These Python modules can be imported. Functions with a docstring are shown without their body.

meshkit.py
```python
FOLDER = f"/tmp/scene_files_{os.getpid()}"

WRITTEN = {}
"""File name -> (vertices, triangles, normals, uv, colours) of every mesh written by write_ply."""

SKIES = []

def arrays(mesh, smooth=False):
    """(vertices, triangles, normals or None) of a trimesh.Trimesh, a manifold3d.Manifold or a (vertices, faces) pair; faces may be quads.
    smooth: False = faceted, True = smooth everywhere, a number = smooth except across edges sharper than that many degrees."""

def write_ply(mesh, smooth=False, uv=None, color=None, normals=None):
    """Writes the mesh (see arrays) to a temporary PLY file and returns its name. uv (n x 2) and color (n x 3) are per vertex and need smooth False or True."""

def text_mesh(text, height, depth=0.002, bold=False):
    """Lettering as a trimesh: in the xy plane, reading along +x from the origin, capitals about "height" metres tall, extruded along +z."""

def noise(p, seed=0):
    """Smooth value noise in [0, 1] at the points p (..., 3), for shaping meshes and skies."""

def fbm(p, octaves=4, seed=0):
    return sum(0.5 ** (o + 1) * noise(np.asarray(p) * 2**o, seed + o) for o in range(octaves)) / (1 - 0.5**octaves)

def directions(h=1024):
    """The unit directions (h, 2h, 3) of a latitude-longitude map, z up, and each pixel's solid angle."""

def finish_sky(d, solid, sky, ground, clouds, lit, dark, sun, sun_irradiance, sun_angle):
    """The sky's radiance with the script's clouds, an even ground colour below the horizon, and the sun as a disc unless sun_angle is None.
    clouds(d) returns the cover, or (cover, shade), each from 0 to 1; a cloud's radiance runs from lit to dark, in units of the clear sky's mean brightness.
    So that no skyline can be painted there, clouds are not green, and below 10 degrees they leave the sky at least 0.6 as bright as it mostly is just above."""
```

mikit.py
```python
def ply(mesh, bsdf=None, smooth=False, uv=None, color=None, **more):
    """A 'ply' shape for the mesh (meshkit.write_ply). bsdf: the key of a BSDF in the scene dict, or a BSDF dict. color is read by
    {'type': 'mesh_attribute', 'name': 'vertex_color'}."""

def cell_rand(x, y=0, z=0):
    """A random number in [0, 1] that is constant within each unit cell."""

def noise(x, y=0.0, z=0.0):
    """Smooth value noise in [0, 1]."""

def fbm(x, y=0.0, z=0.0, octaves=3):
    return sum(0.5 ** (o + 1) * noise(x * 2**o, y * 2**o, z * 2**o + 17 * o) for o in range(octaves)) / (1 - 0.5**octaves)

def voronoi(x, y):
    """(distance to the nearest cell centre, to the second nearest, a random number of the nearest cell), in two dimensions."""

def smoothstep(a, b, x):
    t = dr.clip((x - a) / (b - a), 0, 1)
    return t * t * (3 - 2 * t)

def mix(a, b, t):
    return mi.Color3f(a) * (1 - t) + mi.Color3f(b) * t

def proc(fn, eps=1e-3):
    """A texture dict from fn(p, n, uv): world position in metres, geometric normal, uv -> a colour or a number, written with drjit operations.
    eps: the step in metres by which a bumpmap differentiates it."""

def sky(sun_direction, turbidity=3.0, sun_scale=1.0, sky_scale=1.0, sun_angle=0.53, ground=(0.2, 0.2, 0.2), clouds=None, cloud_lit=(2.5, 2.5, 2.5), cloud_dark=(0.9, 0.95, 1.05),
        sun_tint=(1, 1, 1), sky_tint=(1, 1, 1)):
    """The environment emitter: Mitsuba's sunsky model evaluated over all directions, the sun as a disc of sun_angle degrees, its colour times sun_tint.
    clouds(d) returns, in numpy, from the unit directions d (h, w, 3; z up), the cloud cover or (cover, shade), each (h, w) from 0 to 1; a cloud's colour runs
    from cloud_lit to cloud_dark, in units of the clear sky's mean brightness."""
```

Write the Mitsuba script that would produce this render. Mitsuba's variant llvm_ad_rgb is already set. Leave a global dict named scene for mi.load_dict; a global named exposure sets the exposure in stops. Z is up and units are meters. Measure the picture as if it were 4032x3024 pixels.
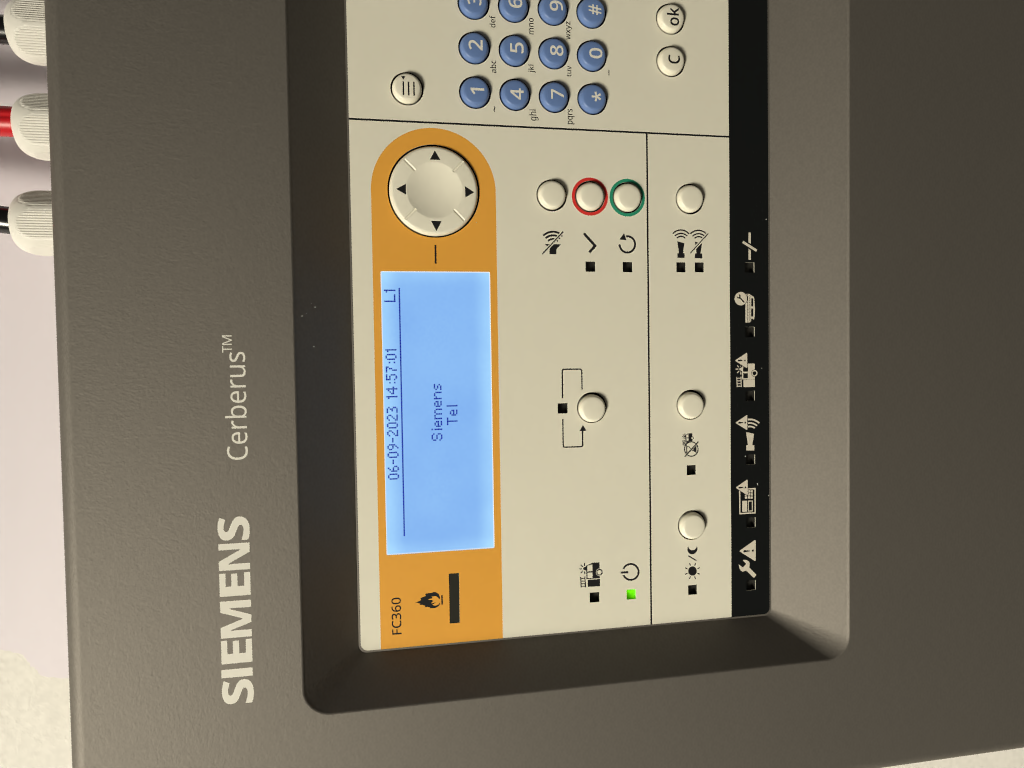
"""Wall-mounted fire detection control panel, close-up (a phone photo held sideways).
Panel frame used below, in millimetres: X right along the panel, Z up, N out of the wall; N = 0 is the operating foil.
World: x = X, y = -N, z = Z, in metres."""
import math
import random
import numpy as np
import trimesh
import manifold3d as m3
import mitsuba as mi
import mikit
from shapely.geometry import Polygon, Point, box, LineString
from shapely.ops import unary_union

T = mi.ScalarTransform4f
random.seed(7)
rng = np.random.default_rng(7)
scene, labels = {}, {}


def W(p):
    p = np.asarray(p, float)
    return np.stack([p[..., 0], -p[..., 2], p[..., 1]], -1) / 1000.0


# ------------------------------------------------------------------ camera, light, exposure
exposure = 0.0
CAM = np.array([81.5007, 12.9697, 319.8504])           # X, Z, N
FWD = np.array([-0.035426, -0.205579, -0.977999])
UP = np.array([0.999253, -0.022391, -0.031490])
scene['camera'] = {'type': 'thinlens', 'fov': 67.40, 'fov_axis': 'x', 'near_clip': 0.01, 'far_clip': 20.0,
                   'aperture_radius': 0.0008, 'focus_distance': 0.325,
                   'to_world': T().look_at(origin=W(CAM).tolist(), target=W(CAM + 300 * FWD).tolist(), up=(W(UP) * 1000).tolist())}
# square ceiling luminaire, up and to the left of the panel, in front of the wall
scene['ceiling_lamp'] = {'type': 'rectangle', 'to_world': T().translate(W(np.array([-840.0, 970.0, 1050.0])).tolist()).rotate([1, 0, 0], 180).scale([0.22, 0.22, 1]),
                         'emitter': {'type': 'area', 'sampling_weight': 1.0, 'radiance': {'type': 'rgb', 'value': [104.0, 97.5, 79.5]}}}
labels['ceiling_lamp'] = {'label': 'square warm white ceiling luminaire above and in front of the panel', 'category': 'lamp'}
# light that comes back from the rest of the room
scene['room_bounce'] = {'type': 'constant', 'sampling_weight': 0.25, 'radiance': {'type': 'rgb', 'value': [0.042, 0.039, 0.033]}}

# ------------------------------------------------------------------ materials
noise, fbm, smoothstep, mix, proc = mikit.noise, mikit.fbm, mikit.smoothstep, mikit.mix, mikit.proc


def rgb(c):
    return {'type': 'rgb', 'value': list(c)}


def pbr(name, color, rough=0.5, spec=0.5, bump=None, scale=1e-4, eps=1.5e-4, **k):
    b = {'type': 'principled', 'base_color': color if isinstance(color, dict) else rgb(color), 'roughness': rough, 'specular': spec, **k}
    if bump is not None:
        b = {'type': 'bumpmap', 'arbitrary': proc(bump, eps=eps), 'scale': scale, 'bsdf': b}
    scene[name] = {'type': 'twosided', 'bsdf': b}


def pebble(p, n, uv):                                   # powder coat: small soft pebbles, lattice turned so that no axis shows
    x, y, z = p.x * 1000, p.y * 1000, p.z * 1000
    u, v, w = 0.80 * x + 0.60 * z, 0.48 * z - 0.64 * x + 0.60 * y, 0.64 * z + 0.36 * x - 0.80 * y
    a = noise(u * 2.3, v * 2.3, w * 2.3)
    b = noise(v * 1.35 + 31, w * 1.35, u * 1.35 + 11)
    c = noise(w * 4.1 + 5, u * 4.1, v * 4.1 + 3)
    return 0.45 * a + 0.35 * b + 0.2 * c


def coat_colour(p, n, uv):
    x, y, z = p.x * 1000, p.y * 1000, p.z * 1000
    m = fbm(x * 0.015, y * 0.015 + 3, z * 0.015)
    g = noise(x * 1.3, y * 1.3, z * 1.3)
    return mix((0.220, 0.200, 0.180), (0.204, 0.187, 0.169), m) * (0.93 + 0.14 * g)


def foil_colour(p, n, uv):
    x, z = p.x * 1000, p.z * 1000
    m = fbm(x * 0.02, z * 0.02)
    return mix((0.75, 0.722, 0.618), (0.73, 0.705, 0.602), m)


def strip_colour(p, n, uv):
    x, z = p.x * 1000, p.z * 1000
    scratch = smoothstep(0.86, 0.93, noise(x * 0.5, z * 6.0)) * smoothstep(0.6, 0.8, noise(x * 0.07 + 5, z * 0.07))
    return mix((0.007, 0.008, 0.0085), (0.014, 0.015, 0.016), scratch)


def orange_colour(p, n, uv):
    x, z = p.x * 1000, p.z * 1000
    return mix((0.76, 0.365, 0.058), (0.735, 0.352, 0.053), fbm(x * 0.05, z * 0.05))


def stipple(p, n, uv):
    x, y, z = p.x * 1000, p.y * 1000, p.z * 1000
    return 0.4 * noise(x * 0.6, y * 0.6, z * 0.6) + 0.6 * noise(x * 1.4 + 9, y * 1.4, z * 1.4)


def trowel(p, n, uv):
    x, y, z = p.x * 1000, p.y * 1000, p.z * 1000
    return 0.7 * noise(x * 0.03, z * 0.06) + 0.3 * noise(x * 0.25, z * 0.4)


def wall_colour(p, n, uv):
    x, z = p.x * 1000, p.z * 1000
    m = fbm(x * 0.03, z * 0.03)
    return mix((0.85, 0.825, 0.785), (0.825, 0.80, 0.755), m) * (0.95 + 0.09 * noise(x * 0.5, z * 0.5))


def patch_colour(p, n, uv):
    x, z = p.x * 1000, p.z * 1000
    return mix((0.815, 0.76, 0.83), (0.78, 0.73, 0.795), fbm(x * 0.022, z * 0.04))


pbr('coat', proc(coat_colour), 0.68, 1.0, bump=pebble, scale=1.25e-4, eps=0.6e-4, metallic=0.84)
pbr('coat_smooth', proc(coat_colour), 0.68, 1.0, metallic=0.76)
pbr('foil', proc(foil_colour), 0.45, 0.35)
pbr('strip_print', proc(strip_colour), 0.34, 0.35)
pbr('orange_print', proc(orange_colour), 0.45, 0.35)
pbr('dark_print', (0.011, 0.011, 0.013), 0.45, 0.35)
pbr('pale_print', (0.66, 0.61, 0.52), 0.5, 0.3)
pbr('white_print', (0.74, 0.72, 0.66), 0.55, 0.3)
pbr('cap_white', (0.77, 0.74, 0.63), 0.38, 0.4)
pbr('cap_blue', (0.125, 0.205, 0.44), 0.42, 0.4)
pbr('red_print', (0.62, 0.035, 0.03), 0.45, 0.35)
pbr('green_print', (0.022, 0.26, 0.155), 0.45, 0.35)
pbr('black_plastic', (0.006, 0.006, 0.006), 0.5, 0.4)
pbr('well_plastic', (0.02, 0.019, 0.017), 0.4, 0.5)
pbr('well_green', (0.30, 0.62, 0.10), 0.4, 0.5)
pbr('lens_dark', (0.006, 0.006, 0.006), 0.15, 0.5)
pbr('filter_dark', (0.028, 0.028, 0.023), 0.22, 0.5)
pbr('gland_plastic', (0.72, 0.70, 0.655), 0.4, 0.45)
pbr('gland_inner', (0.05, 0.05, 0.05), 0.7, 0.3)
pbr('sheath_black', (0.006, 0.006, 0.007), 0.22, 0.6)
pbr('sheath_red', (0.50, 0.012, 0.018), 0.33, 0.5)
pbr('ink_blue', (0.008, 0.03, 0.50), 0.5, 0.2)
pbr('lint', (0.75, 0.75, 0.72), 0.9, 0.1)
pbr('wall_paint', proc(wall_colour), 0.7, 0.2, bump=stipple, scale=2.4e-4, eps=2e-4)
pbr('filler', proc(patch_colour), 0.6, 0.25, bump=trowel, scale=1.2e-4, eps=5e-4)


# ------------------------------------------------------------------ helpers
def key(name):
    if name not in scene:
        return name
    k = 1
    while f'{name}_{k:03d}' in scene:
        k += 1
    return f'{name}_{k:03d}'


def put(name, mesh, bsdf, smooth=False, label=None, **more):
    """One entry of the scene from a mesh given in panel millimetres (X, Z, N)."""
    v, f = np.asarray(mesh.vertices, float), np.asarray(mesh.faces)
    k = key(name)
    if 'emitter' in more:
        more['uv'] = (v[:, :2] - v[:, :2].min(0)) / np.ptp(v[:, :2], axis=0).max()
    scene[k] = mikit.ply(trimesh.Trimesh(W(v), f, process=False), bsdf, smooth=smooth, **more)
    if label:
        labels[k] = {'label': label}
    return k


def again(source, name, dx, dz, label=None):
    """The same mesh once more, moved along the panel."""
    k = key(name)
    scene[k] = {**scene[source], 'to_world': T().translate([dx / 1000, 0, dz / 1000])}
    if label:
        labels[k] = {'label': label}
    return k


def sheet(g, n):
    """A flat print: polygons triangulated at height n."""
    vs, fs, at = [], [], 0
    for q in (g.geoms if hasattr(g, 'geoms') else [g]):
        if q.is_empty or q.geom_type != 'Polygon':
            continue
        v, f = trimesh.creation.triangulate_polygon(q, engine='earcut')
        vs.append(np.c_[v, np.full(len(v), n)])
        fs.append(f + at)
        at += len(v)
    return trimesh.Trimesh(np.vstack(vs), np.vstack(fs), process=False)


def slab(g, n0, n1):
    ms = []
    for q in (g.geoms if hasattr(g, 'geoms') else [g]):
        m = trimesh.creation.extrude_polygon(q, n1 - n0, engine='earcut')
        m.apply_translation([0, 0, n0])
        ms.append(m)
    return trimesh.util.concatenate(ms)


def rrect(x0, x1, z0, z1, r, n=8):
    pts = []
    for cx, cz, a in ((x1 - r, z1 - r, 0), (x0 + r, z1 - r, 90), (x0 + r, z0 + r, 180), (x1 - r, z0 + r, 270)):
        for t in np.linspace(a, a + 90, n + 1):
            pts.append((cx + r * math.cos(math.radians(t)), cz + r * math.sin(math.radians(t))))
    return np.array(pts)


def loft(rings):
    """Quads between rings of equal vertex count: [(points, N), ...]."""
    n = len(rings[0][0])
    v = np.vstack([np.c_[p, np.full(n, h)] if np.isscalar(h) else np.c_[p, h] for p, h in rings])
    f = []
    for k in range(len(rings) - 1):
        for i in range(n):
            a, b, c, d = k * n + i, k * n + (i + 1) % n, (k + 1) * n + (i + 1) % n, (k + 1) * n + i
            f += [[a, b, c], [a, c, d]]
    return trimesh.Trimesh(v, np.array(f), process=False)


def lathe(profile, sections=64):
    return trimesh.creation.revolve(np.array(profile, float), sections=sections)


def moved(mesh, x, z, n=0.0):
    m = mesh.copy()
    m.apply_translation([x, z, n])
    return m


def boxm(x0, x1, z0, z1, n0, n1):
    m = trimesh.creation.box([x1 - x0, z1 - z0, n1 - n0])
    m.apply_translation([(x0 + x1) / 2, (z0 + z1) / 2, (n0 + n1) / 2])
    return m


def solid(mesh):
    mesh = mesh.copy()
    mesh.merge_vertices()
    return m3.Manifold(m3.Mesh(vert_properties=np.asarray(mesh.vertices, np.float32), tri_verts=np.asarray(mesh.faces, np.uint32)))


def tri(man):
    m = man.to_mesh()
    return trimesh.Trimesh(np.array(m.vert_properties[:, :3], float), np.array(m.tri_verts), process=False)


# ------------------------------------------------------------------ outlines of the print on the foil, in hundredths of a millimetre: rings split by |, polygons by ;
PRINT = {
    't_digit_1': '19007,-3944 19178,-3818 19272,-3818 19272,-4381 19171,-4381 19170,-3933 19162,-3931 19145,-3942 19062,-4008 19050,-4005 19019,-3969 19007,-3955',
    't_digit_2': '20815,-4350 20815,-4276 21043,-4055 21087,-3998 21107,-3943 21107,-3909 21095,-3878 21074,-3857 21049,-3845 21031,-3841 20971,-3845 20869,-3897 20819,-3834 20850,-3808 20897,-3782 20986,-3760 21080,-3763 21146,-3789 21185,-3826 21209,-3875 21213,-3942 21201,-3990 21178,-4034 21146,-4075 20956,-4259 20962,-4264 21232,-4264 21232,-4350',
    't_digit_3': '22644,-4304 22644,-4220 22754,-4253 22842,-4256 22907,-4237 22932,-4214 22948,-4175 22948,-4142 22940,-4118 22906,-4087 22838,-4068 22738,-4068 22738,-3992 22847,-3988 22891,-3973 22919,-3950 22936,-3914 22936,-3887 22923,-3859 22878,-3833 22813,-3829 22761,-3840 22691,-3872 22648,-3807 22722,-3767 22804,-3749 22909,-3753 22967,-3771 23006,-3800 23030,-3836 23038,-3865 23038,-3912 23014,-3966 22983,-3995 22929,-4024 22936,-4031 22983,-4043 23014,-4061 23049,-4108 23057,-4137 23057,-4188 23034,-4249 22979,-4300 22948,-4315 22890,-4329 22734,-4329',
    't_digit_4': '18891,-5937 18891,-5857 19166,-5491 19272,-5491 19272,-5852 19278,-5857 19355,-5857 19355,-5937 19273,-5940 19272,-6060 19170,-6060 19165,-5937|18993,-5850 18999,-5857 19173,-5855 19171,-5620 19159,-5623 19127,-5676',
    't_digit_5': '20808,-5973 20816,-5970 20846,-5984 20923,-6002 21032,-6002 21084,-5984 21103,-5968 21121,-5945 21130,-5917 21130,-5883 21117,-5848 21090,-5821 21059,-5806 21023,-5798 20941,-5798 20867,-5809 20825,-5787 20850,-5506 21198,-5506 21198,-5590 20946,-5592 20931,-5723 20942,-5729 20982,-5722 21062,-5722 21105,-5729 21164,-5751 21206,-5784 21232,-5824 21244,-5871 21240,-5944 21211,-6006 21177,-6039 21122,-6068 21033,-6086 20939,-6086 20867,-6075 20812,-6057',
    't_digit_6': '22657,-5848 22657,-5753 22673,-5658 22689,-5614 22724,-5556 22768,-5516 22847,-5479 22910,-5468 23029,-5472 23033,-5552 22996,-5545 22915,-5545 22858,-5560 22812,-5590 22780,-5636 22760,-5702 22760,-5732 22769,-5737 22803,-5705 22843,-5687 22918,-5680 22985,-5694 23045,-5738 23076,-5804 23080,-5891 23064,-5950 23037,-5994 22985,-6034 22934,-6052 22843,-6056 22795,-6045 22740,-6015 22696,-5968 22673,-5921|22764,-5871 22784,-5925 22817,-5959 22859,-5975 22894,-5975 22944,-5952 22969,-5918 22977,-5882 22973,-5822 22952,-5784 22931,-5768 22897,-5757 22843,-5760 22801,-5780 22777,-5806 22764,-5834',
    't_digit_7': '19004,-7241 19410,-7241 19406,-7320 19180,-7807 19075,-7807 19075,-7800 19300,-7328 19294,-7324 19004,-7324',
    't_digit_8': '20806,-7679 20806,-7629 20818,-7589 20859,-7542 20924,-7501 20871,-7463 20847,-7434 20830,-7401 20826,-7336 20838,-7300 20855,-7278 20921,-7239 20990,-7224 21089,-7228 21122,-7235 21175,-7260 21212,-7300 21225,-7336 21225,-7383 21196,-7441 21116,-7499 21208,-7560 21241,-7611 21241,-7694 21208,-7748 21163,-7780 21093,-7802 20953,-7802 20900,-7787 20859,-7766 20830,-7737|20908,-7663 20926,-7699 20957,-7722 21000,-7733 21051,-7733 21094,-7722 21124,-7699 21142,-7664 21142,-7637 21129,-7609 21108,-7587 21066,-7561 21014,-7544 20972,-7561 20930,-7594 20913,-7622|20929,-7355 20938,-7402 20959,-7425 21030,-7459 21082,-7433 21104,-7414 21118,-7394 21122,-7355 21117,-7338 21090,-7312 21043,-7297 21004,-7297 20961,-7312 20943,-7327',
    't_digit_9': '22664,-7458 22664,-7397 22680,-7339 22708,-7296 22748,-7264 22816,-7239 22900,-7235 22940,-7243 22996,-7268 23040,-7307 23072,-7361 23092,-7443 23092,-7529 23080,-7608 23056,-7676 23020,-7730 22968,-7773 22900,-7801 22836,-7812 22748,-7812 22708,-7805 22708,-7730 22746,-7737 22852,-7733 22902,-7714 22939,-7685 22968,-7645 22980,-7611 22988,-7549 22979,-7545 22940,-7579 22892,-7597 22812,-7601 22776,-7594 22748,-7583 22704,-7551 22680,-7515|22768,-7445 22781,-7483 22810,-7514 22845,-7525 22896,-7525 22930,-7514 22967,-7484 22984,-7450 22984,-7415 22964,-7364 22931,-7330 22888,-7314 22857,-7314 22827,-7322 22785,-7356 22768,-7404',
    't_digit_0': '20807,-9291 20807,-9187 20827,-9079 20852,-9029 20896,-8982 20965,-8954 21055,-8950 21104,-8961 21136,-8975 21169,-9000 21209,-9058 21229,-9115 21242,-9190 21242,-9294 21217,-9413 21189,-9463 21156,-9495 21108,-9520 21059,-9531 20970,-9527 20913,-9506 20876,-9477 20840,-9423 20819,-9366|20913,-9293 20933,-9391 20968,-9437 21007,-9452 21042,-9452 21073,-9441 21098,-9418 21124,-9366 21132,-9325 21136,-9192 21115,-9093 21098,-9063 21072,-9040 21038,-9029 21006,-9029 20967,-9044 20946,-9067 20929,-9101 20917,-9152',
    't_digit_#': '22627,-9345 22627,-9280 22722,-9280 22729,-9273 22746,-9175 22653,-9172 22653,-9104 22758,-9102 22786,-8942 22852,-8942 22826,-9087 22831,-9104 22914,-9102 22942,-8942 23008,-8942 22982,-9100 23068,-9104 23068,-9172 22971,-9173 22949,-9275 22954,-9280 23045,-9280 23045,-9345 22937,-9346 22909,-9506 22842,-9506 22869,-9366 22866,-9345 22781,-9346 22753,-9506 22690,-9506 22713,-9348|22796,-9269 22798,-9280 22884,-9279 22901,-9174 22814,-9173',
    't_digit_*': '18991,-9256 19003,-9160 19163,-9201 19146,-9035 19245,-9035 19231,-9200 19244,-9202 19360,-9164 19392,-9160 19404,-9256 19282,-9265 19262,-9273 19266,-9288 19348,-9398 19348,-9411 19265,-9457 19205,-9326 19195,-9320 19130,-9457 19047,-9411 19047,-9399 19129,-9288 19132,-9272 19113,-9265',
    't_abc': '20414,-4883 20414,-4849 20419,-4821 20430,-4801 20444,-4786 20460,-4776 20485,-4770 20520,-4772 20544,-4781 20534,-4812 20504,-4803 20482,-4804 20470,-4811 20459,-4824 20451,-4850 20453,-4889 20463,-4913 20474,-4923 20488,-4928 20515,-4926 20542,-4917 20542,-4949 20510,-4960 20482,-4960 20462,-4956 20443,-4945 20430,-4931 20419,-4911;20224,-4699 20261,-4699 20262,-4791 20288,-4773 20323,-4770 20348,-4779 20364,-4795 20371,-4807 20379,-4830 20382,-4854 20379,-4900 20374,-4915 20363,-4937 20339,-4956 20323,-4960 20293,-4959 20277,-4951 20260,-4936 20252,-4957 20224,-4957|20261,-4867 20265,-4900 20279,-4921 20296,-4928 20310,-4928 20325,-4921 20339,-4900 20344,-4878 20344,-4851 20336,-4821 20325,-4808 20310,-4801 20296,-4801 20279,-4808 20265,-4827;20027,-4915 20030,-4883 20034,-4874 20048,-4860 20082,-4847 20137,-4842 20136,-4819 20131,-4810 20125,-4804 20112,-4800 20097,-4799 20056,-4813 20046,-4789 20047,-4784 20083,-4772 20123,-4770 20153,-4781 20165,-4793 20174,-4821 20174,-4957 20147,-4957 20139,-4934 20121,-4951 20108,-4957 20095,-4960 20063,-4959 20048,-4952 20035,-4940|20064,-4912 20074,-4926 20087,-4931 20101,-4931 20120,-4923 20134,-4905 20137,-4893 20137,-4870 20103,-4871 20077,-4879 20066,-4892',
    't_def': '22268,-4804 22268,-4786 22296,-4774 22300,-4737 22304,-4725 22317,-4710 22341,-4701 22364,-4701 22387,-4707 22380,-4735 22351,-4731 22339,-4739 22334,-4749 22334,-4775 22373,-4775 22373,-4804 22333,-4805 22333,-4953 22295,-4951 22295,-4806;22096,-4880 22096,-4850 22103,-4819 22118,-4795 22140,-4778 22162,-4772 22185,-4772 22204,-4777 22224,-4789 22241,-4814 22247,-4838 22247,-4872 22136,-4872 22133,-4875 22135,-4891 22139,-4903 22151,-4916 22162,-4923 22194,-4926 22238,-4914 22236,-4945 22198,-4956 22168,-4956 22136,-4947 22125,-4939 22109,-4921 22100,-4902|22138,-4826 22136,-4845 22209,-4845 22211,-4837 22205,-4818 22196,-4807 22180,-4801 22167,-4801 22154,-4806 22144,-4815;21900,-4881 21902,-4829 21907,-4814 21917,-4796 21933,-4781 21957,-4772 21978,-4772 21994,-4777 22018,-4794 22017,-4704 22054,-4704 22054,-4953 22026,-4953 22018,-4932 22004,-4945 21986,-4954 21957,-4956 21944,-4953 21928,-4944 21912,-4926 21904,-4905|21937,-4880 21943,-4904 21955,-4920 21970,-4926 21983,-4926 22002,-4919 22013,-4907 22019,-4886 22017,-4838 22006,-4815 21984,-4804 21964,-4805 21953,-4812 21946,-4821 21938,-4841',
    't_jkl': '20433,-6577 20433,-6331 20469,-6331 20469,-6577;20259,-6331 20293,-6331 20295,-6479 20360,-6402 20401,-6402 20339,-6477 20406,-6577 20365,-6577 20312,-6501 20294,-6518 20293,-6577 20259,-6577;20172,-6363 20173,-6344 20182,-6337 20201,-6337 20211,-6349 20210,-6366 20201,-6375 20182,-6375;20133,-6621 20145,-6624 20161,-6622 20170,-6614 20173,-6604 20173,-6403 20210,-6403 20210,-6607 20206,-6627 20192,-6646 20182,-6652 20148,-6654 20133,-6650',
    't_mno': '22245,-6516 22247,-6473 22256,-6444 22272,-6422 22300,-6406 22315,-6402 22342,-6402 22374,-6414 22398,-6438 22410,-6467 22413,-6516 22404,-6553 22395,-6569 22381,-6584 22356,-6597 22341,-6600 22315,-6600 22293,-6593 22279,-6585 22259,-6561 22248,-6534|22284,-6517 22293,-6547 22307,-6563 22322,-6568 22336,-6568 22353,-6561 22367,-6542 22374,-6517 22374,-6483 22368,-6460 22353,-6441 22336,-6435 22314,-6436 22304,-6442 22295,-6452 22287,-6468 22284,-6485;22048,-6406 22078,-6406 22084,-6429 22104,-6410 22128,-6402 22161,-6404 22182,-6414 22193,-6425 22203,-6459 22203,-6597 22166,-6597 22166,-6469 22159,-6448 22151,-6440 22138,-6435 22124,-6435 22106,-6441 22096,-6452 22091,-6462 22087,-6483 22087,-6597 22048,-6597;21734,-6406 21763,-6406 21770,-6428 21792,-6409 21813,-6402 21835,-6402 21853,-6407 21862,-6412 21878,-6430 21897,-6412 21924,-6402 21955,-6404 21976,-6414 21985,-6423 21991,-6436 21995,-6457 21995,-6597 21958,-6597 21958,-6469 21950,-6445 21932,-6435 21918,-6435 21903,-6440 21894,-6448 21886,-6465 21883,-6482 21883,-6597 21846,-6597 21846,-6469 21839,-6448 21830,-6438 21820,-6435 21806,-6435 21790,-6441 21780,-6453 21776,-6465 21772,-6482 21772,-6597 21734,-6597',
    't_tuv': '20364,-8054 20400,-8054 20440,-8179 20443,-8183 20446,-8181 20486,-8055 20524,-8054 20463,-8224 20425,-8224;20196,-8054 20232,-8054 20232,-8171 20239,-8187 20245,-8193 20257,-8198 20271,-8198 20286,-8192 20292,-8187 20301,-8172 20305,-8150 20305,-8054 20339,-8054 20339,-8224 20312,-8224 20306,-8205 20293,-8216 20266,-8226 20230,-8224 20218,-8218 20207,-8208 20201,-8195 20196,-8176;20065,-8081 20065,-8065 20089,-8050 20100,-8015 20122,-8017 20123,-8054 20165,-8054 20165,-8081 20122,-8082 20122,-8179 20128,-8192 20139,-8198 20167,-8194 20168,-8219 20165,-8222 20148,-8226 20126,-8226 20107,-8221 20096,-8211 20086,-8185 20086,-8083',
    't_wxyz': '22249,-8206 22249,-8182 22335,-8055 22332,-8052 22254,-8052 22254,-8023 22379,-8023 22379,-8051 22295,-8175 22298,-8177 22382,-8177 22382,-8206;22065,-8023 22104,-8025 22151,-8163 22155,-8160 22198,-8025 22237,-8023 22155,-8251 22135,-8275 22119,-8285 22106,-8288 22072,-8286 22070,-8255 22095,-8257 22113,-8249 22123,-8234 22134,-8206;21889,-8206 21948,-8113 21892,-8023 21933,-8023 21974,-8084 22013,-8023 22054,-8023 21997,-8112 22059,-8206 22016,-8206 21973,-8141 21930,-8206;21621,-8023 21659,-8023 21691,-8158 21695,-8155 21701,-8123 21730,-8023 21772,-8023 21806,-8155 21809,-8158 21843,-8023 21880,-8023 21831,-8206 21788,-8205 21754,-8074 21750,-8069 21747,-8072 21741,-8103 21711,-8206 21668,-8206',
    't_tilde': '18427,-4846 18442,-4833 18461,-4825 18500,-4823 18532,-4831 18565,-4846 18600,-4850 18627,-4839 18647,-4823 18647,-4867 18628,-4882 18603,-4890 18563,-4888 18489,-4863 18465,-4865 18447,-4874 18427,-4890',
    't_ghi': '18562,-6388 18564,-6364 18573,-6355 18594,-6355 18602,-6363 18605,-6370 18603,-6392 18597,-6401 18589,-6405 18573,-6403;18564,-6436 18603,-6436 18603,-6656 18564,-6656;18353,-6656 18353,-6348 18393,-6348 18392,-6459 18395,-6459 18406,-6446 18428,-6435 18460,-6433 18478,-6438 18492,-6447 18507,-6473 18512,-6497 18512,-6656 18473,-6656 18473,-6509 18467,-6485 18459,-6475 18445,-6470 18430,-6470 18412,-6477 18397,-6501 18393,-6526 18393,-6656;18133,-6566 18133,-6527 18141,-6486 18153,-6460 18168,-6444 18194,-6433 18217,-6433 18243,-6444 18261,-6462 18266,-6436 18298,-6436 18298,-6676 18292,-6706 18281,-6726 18260,-6745 18228,-6754 18177,-6752 18145,-6741 18145,-6700 18165,-6709 18198,-6717 18221,-6717 18241,-6709 18253,-6694 18258,-6680 18260,-6635 18256,-6633 18240,-6650 18225,-6658 18194,-6660 18180,-6656 18164,-6645 18145,-6619 18138,-6597|18173,-6567 18182,-6601 18190,-6613 18201,-6621 18224,-6623 18247,-6611 18257,-6594 18261,-6567 18260,-6518 18248,-6485 18234,-6474 18223,-6470 18202,-6472 18189,-6481 18182,-6491 18174,-6516',
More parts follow.
